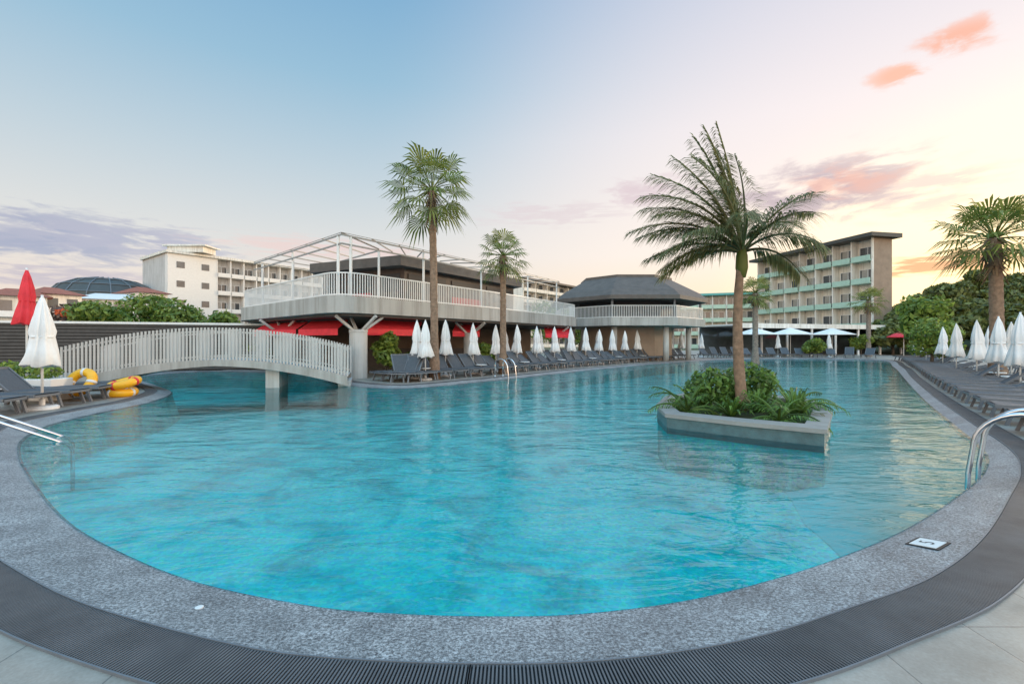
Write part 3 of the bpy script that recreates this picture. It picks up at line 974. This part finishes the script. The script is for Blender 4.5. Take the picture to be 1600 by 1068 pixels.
# ------------------------------------------------------------------ octagonal pavilion
OC = Vector((10.0, 40.4)); OR = 6.6
oc = thing('round_pavilion', 'eight-sided upper pavilion with a broad dark roof beyond the terrace', 'pavilion', (OC.x, OC.y, 0))
oct8 = lambda r, a0=math.pi / 8: [(OC.x + r * math.cos(a0 + k * math.pi / 4), OC.y + r * math.sin(a0 + k * math.pi / 4)) for k in range(8)]
MB().prism(oct8(OR), 2.75, 3.35).build('floor_slab', 'slab', oc)
rf_ = MB()
rings = [(OR * 1.03, 4.75), (OR * 1.03, 5.05), (OR * .93, 5.55), (OR * .60, 6.75), (OR * .60, 6.95)]
for r, z in rings: rf_.v += [(*p, z) for p in oct8(r)]
for i in range(len(rings) - 1):
    rf_.f += [(i * 8 + k, i * 8 + (k + 1) % 8, (i + 1) * 8 + (k + 1) % 8, (i + 1) * 8 + k) for k in range(8)]
rf_.f += [tuple(range(8))[::-1], tuple(range(32, 40))]
rf_.build('roof', 'roof_brown', oc)
MB().prism(oct8(OR * .70), 3.35, 4.75).build('core', 'dark', oc)
pp = oct8(OR * .97); rail_along(pp[3:] + [pp[0]], 3.35, 'white', oc, .13)
for p in oct8(OR * .94):
    MB().box((p[0], p[1], 4.05), (.14, .14, 1.4)).build('post', 'frame_grey', oc)
for k, p in enumerate(oct8(OR * .80)):
    MB().lathe([(.22, 0), (.22, 2.75)], 16, (p[0], p[1], 0)).build('column', 'column', oc, smooth=True)
MB().prism(oct8(OR * .60), 0, 2.74).build('ground_room', 'end_brown', oc)

# long low restaurant awning to the right
ra = thing('restaurant_canopy', 'long low white canopy on posts below the right hotel', 'canopy', (*at(1250, 52), 0))
a, b = Vector(at(1118, 50)), Vector(at(1400, 58))
sd = MB(); sd.bar((*a, 3.3), (*b, 3.3), 6.0, .16); sd.build('roof', 'white', ra)
nn = Vector(((b - a).y, -(b - a).x)).normalized()
fs_ = MB(); fs_.bar((*(a + nn * 3.03), 3.22), (*(b + nn * 3.03), 3.22), .05, .5); fs_.build('fascia', 'plaster', ra)
for k in range(9):
    p = a.lerp(b, k / 8) + nn * 2.8
    MB().box((p.x, p.y, 1.6), (.18, .18, 3.2)).build('post', 'white', ra)
bwk = MB(); bwk.bar((*(a - nn * 2.5), 1.6), (*(b - nn * 2.5), 1.6), .2, 3.2); bwk.build('back_wall', 'glass', ra)
for px, d, lab in ((1180, 47, 'open cream market umbrella behind the far loungers, left one'), (1235, 47, 'open cream market umbrella behind the far loungers, middle one'), (1300, 48, 'open cream market umbrella beside the distant fan palm')):
    x, y = at(px, d)
    u_ = thing('market_umbrella', lab, 'umbrella', (x, y, 0), 0, 'open umbrellas at the far end')
    MB().lathe([(2.1, 2.25), (2.1, 2.30), (1.0, 2.65), (.05, 2.95)], 8).build('canopy', 'canvas', u_, True)
    MB().tube([(0, 0, 0), (0, 0, 2.7)], .03, 8).build('pole', 'white', u_, True)
x, y = at(1412, 50)
u_ = thing('red_sunshade', 'red open sunshade at the far right end of the pool', 'umbrella', (x, y, 0))
MB().lathe([(1.5, 2.0), (1.5, 2.06), (.8, 2.45), (.05, 2.7)], 8).build('canopy', 'red', u_, True)
MB().tube([(0, 0, 0), (0, 0, 2.6)], .03, 8).build('pole', 'white', u_, True)

# ------------------------------------------------------------------ dark wall left
dw = thing('slatted_wall', 'dark horizontal slat wall with a pale cap behind the bridge', 'wall', (-20, 22, 0))
a, b = Vector((-27.5, 20.5)), Vector((-12.2, 25.6))
dr = (b - a).normalized(); nn = Vector((dr.y, -dr.x))
wmb = MB(); wmb.bar((*a, 1.2), (*b, 1.2), .16, 2.4)
wmb.build('panel', 'wallback', dw)
sl = MB()
for k in range(15):
    z = .12 + k * .16
    sl.bar((*(a + nn * .10), z), (*(b + nn * .10), z), .03, .11)
sl.build('slats', 'darkwall', dw)
cpw = MB(); cpw.bar((*a, 2.46), (*b, 2.46), .34, .11); cpw.build('cap', 'white', dw)

# ------------------------------------------------------------------ hotels


def hotel(name, label, pl_, pr_, depth, floors, fh, bays, wall='plaster', bal=None, roof='roof_dark', over=1.0, blank=0, end=None, base=0.0, par='white', glassy=.4, seed=1, roofslope=0.0):
    a, b = Vector(pl_), Vector(pr_)
    L = (b - a).length; ang = math.atan2((b - a).y, (b - a).x)
    root = thing(name, label, 'hotel', (a.x, a.y, base), ang)
    rg = random.Random(seed)
    H = floors * fh
    MB().box((L / 2, depth / 2 + 1.5, H / 2), (L, depth, H)).build('wall', wall, root, True)
    # roof with overhang
    r_ = MB(); zz0 = H
    r_.add([(-over, -over * 1.3, zz0), (L + over, -over * 1.3, zz0), (L + over, depth + 1.5 + over, zz0 + .01), (-over, depth + 1.5 + over, zz0 + .01),
            (-over, -over * 1.3, zz0 + .5), (L + over, -over * 1.3, zz0 + .5 + roofslope), (L + over, depth + 1.5 + over, zz0 + .6 + roofslope), (-over, depth + 1.5 + over, zz0 + .6)],
           [(3, 2, 1, 0), (4, 5, 6, 7), (0, 1, 5, 4), (1, 2, 6, 5), (2, 3, 7, 6), (3, 0, 4, 7)])
    r_.build('roof', roof, root, True)
    bw = (L - blank) / bays
    if blank:
        MB().box((blank / 2, .76, H / 2), (blank, 1.46, H - .02)).build('stair_wall', par, root, True)
        for f in range(floors):
            for xx in (.25, .75):
                MB().box((blank * xx, .02, f * fh + 1.7), (blank * .16, .06, 1.3)).build('window', 'glass', root, True)
    fins = MB()
    for k in range(bays + 1):
        fins.box((blank + k * bw, .74, H / 2), (.22, 1.48, H - .04))
    fins.build('fin_wall', par, root, True)
    first = None; fw1 = None; fc1 = None
    for f in range(floors):
        for k in range(bays):
            x0 = blank + k * bw
            loc = (x0, 0, f * fh)
            if first is None:
                bb_ = MB(); bb_.box((bw / 2, .62, .11), (bw - .24, 1.7, .20)).box((bw / 2, -.20, .56), (bw - .24, .10, .72))
                first = bb_.build('balcony', bal or par, root, True)
                gg = MB(); gg.box((bw / 2, 1.47, 1.38), (bw - .7, .08, 2.2)); fw1 = gg.build('window', 'glass', root, True)
                cc_ = MB(); cc_.box((bw * .36, 1.475, 1.38), (bw * .34, .10, 2.16)); fc1 = cc_.build('curtain', 'curtain', fw1, True)
                fmr = MB()
                for q in (.35 / 1, bw / 2, bw - .35): fmr.box((q, 1.44, 1.38), (.09, .12, 2.24))
                fmr.box((bw / 2, 1.44, 2.47), (bw - .60, .115, .09))
                fr1 = fmr.build('frame', 'frame_white', fw1, True)
                o1, o2, o3, o4 = first, fw1, fc1, fr1
            else:
                o1 = first.copy(); COL.objects.link(o1)
                o2 = fw1.copy(); COL.objects.link(o2)
                o4 = fr1.copy(); COL.objects.link(o4); o4.parent = o2
                if rg.random() < .6:
                    o3 = fc1.copy(); COL.objects.link(o3); o3.parent = o2
            o1.location = loc; o2.location = loc
    if end:
        MB().box((L + .06, depth / 2 + .9, H / 2), (.12, depth + 1.2, H - .05)).build('end_wall', end, root, True)
    return root


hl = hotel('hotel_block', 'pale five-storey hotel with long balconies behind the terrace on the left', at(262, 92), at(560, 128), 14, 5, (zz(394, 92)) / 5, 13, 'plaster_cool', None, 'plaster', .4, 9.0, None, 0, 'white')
rb = thing('roof_canopy', 'small pale roof structure on top of the left hotel', 'roof structure', (*at(300, 97), zz(394, 92) + .6))
MB().box((0, 0, 1.4), (9, 5, .3)).box((0, 0, .7), (7.5, 4, 1.3)).build('plant_room', 'plaster', rb, True)
hotel('hotel_block', 'distant cream apartment block between the terrace and the dark roofed pavilion', at(818, 120), at(930, 150), 14, 6, 3.0, 7, 'plaster', None, 'roof_brown', .8, 0, None, 0, 'plaster', seed=3)
hr = hotel('hotel_block', 'cream five-storey hotel with dark overhanging roof behind the island palm', at(1184, 96), at(1362, 73), 2.6, 5, 3.66, 7, 'plaster', 'balcony_green', 'roof_dark', 1.0, 0, 'end_brown', 0, 'plaster', seed=5, roofslope=.1)
hotel('hotel_block', 'pale low hotel wing left of the dark roofed hotel, beyond the far loungers', at(1050, 110), at(1180, 104), 12, 4, 3.1, 6, 'plaster', 'balcony_green', 'teal', .5, 0, None, 0, 'white', seed=6)
# houses far left
far = [(-18, 74, 60, 4, 'roof_red', 'brown roofed house at the far left edge'), (66, 128, 66, 4, 'roof_red', 'low red roofed house right of the red parasol'),
       (120, 214, 74, 4, 'white', 'wide white house below the dark domed roof'), (218, 262, 80, 4, 'roof_red', 'narrow house beside the left hotel')]
for k, (p0, p1, d, fl_, rf0, lab) in enumerate(far):
    a, b = Vector(at(p0, d)), Vector(at(p1, d + 4))
    L = (b - a).length; ang = math.atan2((b - a).y, (b - a).x)
    h_ = zz((460, 458, 466, 456)[k], d)
    root = thing('house', lab, 'house', (a.x, a.y, 0), ang)
    MB().box((L / 2, 4, h_ / 2), (L, 8, h_)).build('wall', 'plaster', root, True)
    rr = MB()
    rr.add([(-.6, -.8, h_), (L + .6, -.8, h_), (L + .6, 8.8, h_), (-.6, 8.8, h_), (1.5, 4, h_ + 1.3), (L - 1.5, 4, h_ + 1.3)], [(3, 2, 1, 0), (0, 1, 5, 4), (2, 3, 4, 5), (1, 2, 5), (3, 0, 4)])
    rr.build('roof', rf0, root, True)
    nb_ = max(2, int(L / 3))
    for f in range(2):
        zb = h_ - 2.9 * (f + 1)
        MB().box((L / 2, -.5, zb + .1), (L, 1.1, .18)).box((L / 2, -1.0, zb + .5), (L, .08, .6)).build('balcony', 'white', root, True)
        for q in range(nb_):
            MB().box(((q + .5) * L / nb_, -.01, zb + 1.35), (L / nb_ * .55, .08, 1.9)).build('window', 'glass', root, True)
# dark gridded dome roof behind them
dx, dy = at(168, 96)
dm = thing('domed_hall', 'dark gridded dome roof rising behind the far left houses', 'building', (dx, dy, 1.0))
MB().lathe([(9.0, 0), (9.0, 9.0)], 32).build('wall', 'plaster_cool', dm, True)
MB().lathe([(9.4, 9.0), (9.0, 10.3), (7.6, 12.0), (5.0, 13.2), (2.0, 13.8), (.1, 13.9)], 32).build('dome', 'roof_dark', dm, True)
rib = MB()
for k in range(16):
    a = k * math.pi / 8
    pr = [(9.45, 9.0), (9.05, 10.35), (7.65, 12.05), (5.05, 13.27), (2.0, 13.88)]
    rib.tube([(r * math.cos(a), r * math.sin(a), z) for r, z in pr], .12, 5)
for r, z in ((9.05, 10.35), (7.65, 12.05), (5.05, 13.27)):
    rib.torus((0, 0, z), r, .1, 32, 5)
rib.build('dome_rib', 'frame_grey', dm, True)

# ------------------------------------------------------------------ hill with trees on the right


def hillz(x, y):
    u = math.atan2(x, y); d = math.hypot(x, y)
    f = max(0, min(1, (u - .62) / .16)); f = f * f * (3 - 2 * f)
    g = max(0, min(1, (d - 62) / 60)); g = g * g * (3 - 2 * g)
    g2 = max(0, min(1, (260 - d) / 120))
    return -.3 + 9.5 * f * g * g2
hm = MB(); nx, ny = 60, 40
for j in range(ny + 1):
    for i in range(nx + 1):
        u = .5 + 1.1 * i / nx; d = 60 + 210 * j / ny
        x, y = d * math.sin(u), d * math.cos(u)
        hm.v.append((x, y, hillz(x, y)))
for j in range(ny):
    for i in range(nx):
        k = j * (nx + 1) + i
        hm.f.append((k, k + nx + 1, k + nx + 2, k + 1))
struct(hm.build('hill', 'hill', smooth=True))
protos = []
spots = []
rg = random.Random(21)
for d in (60, 68, 78, 90, 104, 120):
    px = 1392 + rg.uniform(0, 14) + max(0, (d - 66)) * .5
    while px < (1640 if d < 75 else 2050):
        dd = d + rg.uniform(-4, 4)
        spots.append((*at(px, dd * .86), px))
        px += 4.6 * 711 / d * rg.uniform(.62, .95)
for k, (x, y, px) in enumerate(spots):
    z = hillz(x, y) - .3
    lab = 'dark green hillside tree on the wooded slope behind the right parasols'
    if k < 3:
        t_ = make_tree('hill_tree', lab, 'tree', (x, y, z), (2.9, 2.5, 3.1)[k], (4.6, 5.2, 4.2)[k], 'leaf_dark', 2600, .30, 90 + k, 'trees on the wooded slope', .18)
        protos.append(t_)
    else:
        dup(protos[k % 3], (x, y, z), rg.uniform(0, 6.28), lab, 'trees on the wooded slope', rg.uniform(.8, 1.2))
for k, (px, d, rx, h, lab) in enumerate([(868, 60, 5.5, 7.2, 'round green tree behind the terrace, left of the dark roofed pavilion'), (905, 64, 4.0, 6.8, 'smaller green tree touching the dark pavilion roof'),
                                         (1440, 34, 2.6, 4.8, 'bright green bush right of the far end of the pool'), (1455, 26, 1.6, 3.1, 'low green shrub between the far loungers and right parasols'),
                                         (1345, 47, 1.4, 2.3, 'yellow green shrub in front of the long canopy'), (1270, 44, 1.3, 1.9, 'small shrub behind the far loungers'),
                                         (602, 20.3, 1.0, 1.9, 'dark leafy shrub beside the terrace column'), (650, 23.0, .9, 1.7, 'leafy shrub between the terrace column and the tall fan palm'),
                                         (760, 25.5, .9, 1.5, 'leafy shrub behind the loungers under the shorter fan palm'), (415, 25.5, 1.2, 2.0, 'shrub behind the bridge railing under the terrace')]):
    x, y = at(px, d)
    make_tree('garden_tree', lab, 'tree' if h > 4 else 'shrub', (x, y, 0), rx, h, 'leaf', 2400, .11 if h < 4 else .22, 140 + k, None, .15)

# ------------------------------------------------------------------ loungers


def make_lounger(label, frame, tilt, group):
    """head at x = 0, foot at x = 1.95, width along y"""
    root = thing('sun_lounger', label, 'lounger', (0, 0, 0), 0, group)
    Wd, Hh, hx, Lx = .66, .34, .72, 1.95
    fr = MB()
    for sy in (-1, 1):
        fr.bar((hx - .65, sy * Wd / 2, Hh), (Lx, sy * Wd / 2, Hh), .045, .06)
    for xx in (hx - .62, hx, Lx - .02): fr.bar((xx, -Wd / 2, Hh - .01), (xx, Wd / 2, Hh - .01), .04, .05)
    fr.build('frame', frame, root, True)
    st_ = MB(); K = 8
    for i in range(K):
        x0, x1 = hx + .02 + (Lx - hx - .04) * i / K, hx + .02 + (Lx - hx - .04) * (i + 1) / K
        z0, z1 = (Hh + .035 - .02 * math.sin(math.pi * q / K) for q in (i, i + 1))
        y = Wd / 2 - .02
        st_.add([(x0, -y, z0), (x1, -y, z1), (x1, y, z1), (x0, y, z0), (x0, -y, z0 - .02), (x1, -y, z1 - .02), (x1, y, z1 - .02), (x0, y, z0 - .02)],
                [(0, 1, 2, 3), (7, 6, 5, 4), (0, 4, 5, 1), (3, 2, 6, 7)])
    st_.build('seat_sling', 'sling', root, True)
    ca, sa = math.cos(tilt), math.sin(tilt)
    bk = root_b = MB()
    y = Wd / 2 - .02; Lb = .74
    p0, p1 = (hx, Hh + .03), (hx - Lb * ca, Hh + .03 + Lb * sa)
    off = (.02 * sa, .02 * ca)
    bk.add([(p0[0], -y, p0[1]), (p0[0], y, p0[1]), (p1[0], y, p1[1]), (p1[0], -y, p1[1]),
            (p0[0] - off[0], -y, p0[1] - off[1]), (p0[0] - off[0], y, p0[1] - off[1]), (p1[0] - off[0], y, p1[1] - off[1]), (p1[0] - off[0], -y, p1[1] - off[1])],
           [(0, 1, 2, 3), (7, 6, 5, 4), (0, 4, 5, 1), (2, 6, 7, 3), (1, 5, 6, 2), (3, 7, 4, 0)])
    bo = bk.build('backrest', 'sling', root, True)
    bf = MB()
    for sy in (-1, 1): bf.bar((p0[0], sy * Wd / 2, p0[1]), (p1[0], sy * Wd / 2, p1[1]), .04, .045)
    bf.bar((p1[0], -Wd / 2, p1[1]), (p1[0], Wd / 2, p1[1]), .045, .05)
    if tilt > .2:
        bf.bar((hx - Lb * ca * .6, -Wd / 2 + .05, Hh + .03 + Lb * sa * .6), (hx - .45, -Wd / 2 + .05, Hh), .025, .025)
        bf.bar((hx - Lb * ca * .6, Wd / 2 - .05, Hh + .03 + Lb * sa * .6), (hx - .45, Wd / 2 - .05, Hh), .025, .025)
    bf.build('back_frame', frame, bo, True)
    for xx, dx_ in ((hx - .45, -.10), (Lx - .25, .10)):
        for sy in (-1, 1):
            MB().bar((xx, sy * (Wd / 2), Hh - .02), (xx + dx_, sy * (Wd / 2 + .01), 0), .05, .05).build('leg', frame, root, True)
    return root


def make_parasol(label, h=2.45, canv='canvas', group=None, fat=1.0, seed=0):
    root = thing('closed_parasol', label, 'parasol', (0, 0, 0), 0, group)
    MB().tube([(0, 0, .05), (0, 0, h + .05)], .024, 10).build('pole', 'white', root, True, True)
    q = h - 2.45
    prof = [(.012, 2.47 + q), (.035, 2.42 + q), (.085, 2.25 + q), (.15, 1.95 + q), (.185, 1.70 + q), (.165, 1.58 + q), (.22, 1.3 + q), (.30, .96 + q), (.28, .945 + q)]
    prof = [(r * fat, z) for r, z in prof][::-1]
    cm = MB().lathe(prof, 48, (0, 0, 0), .13, 8)
    rq = random.Random(seed)
    ph = [rq.uniform(0, 6.28) for _ in range(4)]; lx, ly = rq.uniform(-.035, .035), rq.uniform(-.035, .035)
    for i, (x, y, z) in enumerate(cm.v):
        a = math.atan2(y, x); r = math.hypot(x, y)
        k = 1 + .10 * math.sin(3 * a + ph[0] + z * 2.2) + .07 * math.sin(11 * a + ph[1] - z * 3) + .05 * math.sin(5 * a + ph[2] + z * 5)
        low = max(0, (h - z) / 1.5)
        cm.v[i] = (r * k * math.cos(a) + lx * low, r * k * math.sin(a) + ly * low, z + (.03 * math.sin(4 * a + ph[3]) * low if z < h - 1.3 else 0))
    cm.build('canopy', canv, root, True, True)
    MB().torus((0, 0, 1.58 + q), .17 * fat, .018, 24, 6).build('tie', canv, root, True, True)
    MB().lathe([(.28, 0), (.28, .05), (.24, .08), (.05, .09), (.05, .22)], 24).build('base', 'frame_white', root, True)
    return root


def make_table(label, group):
    root = thing('side_table', label, 'table', (0, 0, 0), 0, group)
    MB().lathe([(.02, .42), (.26, .425), (.27, .44), (.26, .455), (.02, .456)], 24).build('top', 'white', root, True)
    MB().tube([(0, 0, .02), (0, 0, .425)], .035, 10).build('pedestal', 'white', root, True, True)
    MB().lathe([(.2, 0), (.2, .02), (.05, .05)], 20).build('foot', 'white', root, True)
    return root


class Proto:
    def __init__(s, mk): s.mk, s.o = mk, None
    def put(s, loc, rz, label, group=None, scale=None):
        if s.o is None:
            s.o = s.mk(label); s.o.location = loc; s.o.rotation_euler = (0, 0, rz)
            if group: s.o['group'] = group
            if scale: s.o.scale = (scale,) * 3
            return s.o
        return dup(s.o, loc, rz, label, group, scale)


class Varied:
    def __init__(s, tilts): s.p = [Proto(lambda l, q=q: make_lounger(l, 'frame_grey', R(q), None)) for q in tilts]
    def put(s, *a, **k): return rnd.choice(s.p).put(*a, **k)


lg_up = Varied((44, 50, 50, 58, 36))
lg_flat = Proto(lambda l: make_lounger(l, 'frame_grey', R(4), None))
lg_right = Varied((8, 16, 26, 40))
class Mixed:
    def __init__(s, n): s.p = [Proto(lambda l, q=q: make_parasol(l, seed=q)) for q in range(n)]; s.k = 0
    def put(s, *a, **k):
        s.k += 1
        return s.p[s.k % len(s.p)].put(*a, **k)


par = Mixed(5)
tab = Proto(lambda l: make_table(l, None))


def edge_walk(i0, i1, start, pitch, count):
    """points along the outer edge of the grate between two loop indices"""
    idx = []
    i = i0
    while True:
        idx.append(i)
        if i == i1: break
        i = (i + 1) % n_ if i1 > i0 else (i - 1) % n_
    out, acc, nxt = [], 0.0, start
    for a, b in zip(idx[:-1], idx[1:]):
        L = (gout[b] - gout[a]).length
        while nxt <= acc + L and len(out) < count:
            u = (nxt - acc) / max(L, 1e-6)
            out.append((gout[a].lerp(gout[b], u), nor[a].lerp(nor[b], u).normalized()))
            nxt += pitch
        acc += L
    return out


def nearest(px, py):
    q = Vector(gp(px, py, WZ)); return min(range(n_), key=lambda i: (wl[i] - q).length)


def facing(nv):        # the foot of the lounger points to the water
    return math.atan2(-nv.y, -nv.x)


# right side row, heads away from the pool
rw_ = edge_walk(nearest(1532, 697), nearest(1380, 563), .1, 1.22, 34)
for i, (p, nv) in enumerate(rw_):
    p2 = p + nv * 1.95
    lg_right.put((p2.x, p2.y, 0), facing(nv) + rnd.uniform(-.03, .03), f'{ordw(i)} charcoal lounger from the near end of the right poolside row', 'loungers in the right poolside row')
k = 0
for i, (p, nv) in enumerate(rw_):
    if i % 2 == 1 and i < 40:
        q = p + nv * 1.75 + Vector((nv.y, -nv.x)) * .43
        tab.put((q.x, q.y, 0), 0, f'{ordw(k)} white side table from the near end of the right row', 'white tables in the right poolside row'); k += 1
k = 0
for px, d in ((1594, 12.2), (1560, 14.2), (1526, 16.6), (1494, 19.5), (1473, 24.0), (1580, 18.0), (1545, 23.0), (1447, 29.0), (1432, 35.0)):
    x, y = at(px, d)
    par.put((x, y, 0), rnd.uniform(0, 1), ['largest closed white parasol at the right edge behind the loungers', 'second nearest closed white parasol on the right deck', 'third nearest closed white parasol on the right deck',
            'fourth nearest closed white parasol on the right deck', 'closed white parasol left of the right-hand group, before the hill', 'closed white parasol in the back row below the stout fan palm',
            'closed white parasol in the back row left of the stout fan palm', 'second farthest closed white parasol on the right deck', 'farthest closed white parasol on the right deck'][k], 'closed white parasols on the right deck', .92)
    k += 1
# second row on the right, further from the water
for i, (p, nv) in enumerate(rw_[2:20]):
    p2 = p + nv * 5.3
    lg_right.put((p2.x, p2.y, 0), facing(nv), f'{ordw(i)} charcoal lounger from the near end of the back row on the right deck', 'loungers in the back row on the right deck')

# back row beyond the pool
bw_ = edge_walk(nearest(535, 599), nearest(1110, 562), .5, .92, 52)
for i, (p, nv) in enumerate(bw_):
    p2 = p + nv * 2.45
    (lg_up).put((p2.x, p2.y, 0), facing(nv) + rnd.uniform(-.05, .05), f'{ordw(i)} charcoal lounger from the bridge in the row before the terrace', 'loungers in the row before the terrace')
k = 0
for i, (p, nv) in enumerate(bw_):
    if i % 2 == 0 and i > 0:
        q = p + nv * 2.0 + Vector((nv.y, -nv.x)) * .46
        par.put((q.x, q.y, 0), rnd.uniform(0, 1), f'{ordw(k)} closed white parasol from the bridge in the row before the terrace', 'closed parasols in the row before the terrace', rnd.uniform(.94, 1.0))
        q2 = p + nv * 1.5 + Vector((nv.y, -nv.x)) * .46
        if i % 4 == 0: tab.put((q2.x, q2.y, 0), 0, f'{ordw(k // 2)} white side table from the bridge in the row before the terrace', 'white tables in the row before the terrace')
        k += 1
for i, (p, nv) in enumerate(bw_[14:44:2]):
    p2 = p + nv * 5.2
    lg_up.put((p2.x, p2.y, 0), facing(nv), f'{ordw(i)} charcoal lounger from the bridge in the rear row under the terrace edge', 'loungers in the rear row under the terrace edge')
    if i % 2 == 0:
        q = p + nv * 4.6 + Vector((nv.y, -nv.x)) * .8
        par.put((q.x, q.y, 0), rnd.uniform(0, 1), f'{ordw(i // 2)} closed white parasol from the bridge in the rear row under the terrace', 'closed parasols in the rear row under the terrace', rnd.uniform(.94, 1.0))
# far end row
fe = edge_walk(nearest(1130, 561.5), nearest(1365, 562), .5, 1.1, 24)
for i, (p, nv) in enumerate(fe):
    p2 = p + nv * 2.45
    lg_up.put((p2.x, p2.y, 0), facing(nv), f'{ordw(i)} charcoal lounger from the left in the row across the far end', 'loungers across the far end of the pool')
    if i % 3 == 1:
        q = p + nv * 3.4
        par.put((q.x, q.y, 0), 0, f'{ordw(i // 3)} closed white parasol from the left across the far end', 'closed parasols across the far end of the pool')

# left deck
lw = edge_walk(nearest(34, 690), nearest(262, 612), .55, .88, 9)
for i, (p, nv) in enumerate(lw):
    pr_ = lg_up if i in (4, 5) else lg_flat
    p2 = p + nv * 2.35
    pr_.put((p2.x, p2.y, 0), facing(nv) + rnd.uniform(-.05, .05), f'{ordw(i)} charcoal lounger from the chrome handrails on the left deck', 'loungers on the left deck')
x, y = at(66, 10.2)
par.put((x, y, 0), .3, 'closed white parasol on the left deck in front of the dark wall', None, 1.02)
rpz = Proto(lambda l: make_parasol(l, 3.5, 'red', None, .85))
x, y = at(42, 12.6)
rpz.put((x, y, 0), .2, 'tall closed red parasol rising behind the left white parasol')
# planter box at the left
x, y = at(40, 11.8)
pb = thing('planter_box', 'white planter box with low green shrubs behind the left parasol', 'planter', (x, y, 0))
MB().box((0, 0, .28), (1.9, .6, .56)).build('box', 'white', pb, True, bevel=.02)
leaf_cloud(MB(), [(-.5, 0, .75, .5, .3, .25), (.4, 0, .72, .5, .3, .22)], 700, .06, 5).build('shrub', 'leaf', pb, True)

# yellow water toys by the bridge foot
for k, (px, d, lab) in enumerate(((126, 12.2, 'yellow inflatable ring leaning by the left end of the bridge'), (188, 12.6, 'yellow inflatable ring with white bands at the bottom of the stacked pair'), (194, 12.6, 'yellow inflatable ring with red bands on top of the stacked pair'))):
    x, y = at(px, d)
    root = thing('swim_ring', lab, 'swim ring', (x, y, 0), 0, 'yellow swim rings')
    tl = Matrix.Rotation(R((62, 2, 12)[k]), 3, 'X') @ Matrix.Rotation(R((0, 3, -10)[k]), 3, 'Y')
    MB().torus((0, 0, (.42, .12, .36)[k]), .29, .115, 32, 12, tl).build('tube', 'yellow', root, True, True)
    for q in range(4):
        bd = MB()
        a = q * math.pi / 2
        c_ = tl @ Vector((.29 * math.cos(a), .29 * math.sin(a), 0)) + Vector((0, 0, (.42, .12, .36)[k]))
        ax = tl @ Vector((-math.sin(a), math.cos(a), 0))
        bd.tube([c_ - ax * .035, c_ + ax * .035], .120, 14)
        bd.build('band', 'red' if k == 2 else 'white', root, True, True)

# ------------------------------------------------------------------ pool ladders with chrome handrails


def ladder(x, y, nv, label, gap=.55, h=.85, reach=.95):
    root = thing('pool_ladder', label, 'pool ladder', (x, y, 0), math.atan2(nv.y, nv.x), 'chrome pool ladders')
    # local +x points away from the water
    for sy in (-1, 1):
        pts = [(reach * .62, 0, .0), (reach * .62, 0, h * .55)]
        for k in range(17):
            a = math.pi * k / 16
            pts.append((reach * .62 - (1 - math.cos(a)) * reach * .36, 0, h * .62 + math.sin(a) * h * .38 - .01 * k))
        pts += [(-.13, 0, .1), (-.16, 0, -.85)]
        MB().tube([(p[0], sy * gap / 2, p[2]) for p in pts], .024, 12).build('handrail', 'chrome', root, True, True)
        MB().lathe([(.06, .0), (.06, .018), (.03, .03)], 20, (reach * .62, sy * gap / 2, .004)).build('flange', 'chrome', root, True, True)
    for z in (-.2, -.45, -.7):
        MB().box((-.155, 0, z), (.09, gap, .03)).build('step', 'chrome', root, True)
    return root


def rail_pair(x, y, nv, label, gap=.62):
    """grab rails sloping into the water"""
    root = thing('grab_rail', label, 'handrail', (x, y, 0), math.atan2(nv.y, nv.x))
    for sy in (-1, 1):
        pts = [(1.30, 0, 0), (1.30, 0, .62), (1.24, 0, .76), (1.12, 0, .84), (.95, 0, .84), (.78, 0, .78), (-.05, 0, .30), (-.75, 0, -.12), (-.80, 0, -.22), (-.80, 0, -.9)]
        MB().tube([(p[0], sy * gap / 2, p[2]) for p in pts], .025, 12).build('rail', 'chrome', root, True, True)
        MB().lathe([(.06, 0), (.06, .018), (.03, .03)], 20, (1.30, sy * gap / 2, .004)).build('flange', 'chrome', root, True, True)
    return root


i = nearest(34, 690); rail_pair(*(wl[i] + nor[i] * .2), nor[i], 'pair of chrome handrails sloping into the water at the left end')
i = nearest(1522, 756); ladder(*(wl[i] + nor[i] * .12), nor[i], 'chrome pool ladder at the right end beside the grate')
i = nearest(800, 591); ladder(*(wl[i] + nor[i] * .12), nor[i], 'chrome pool ladder on the far edge before the loungers')
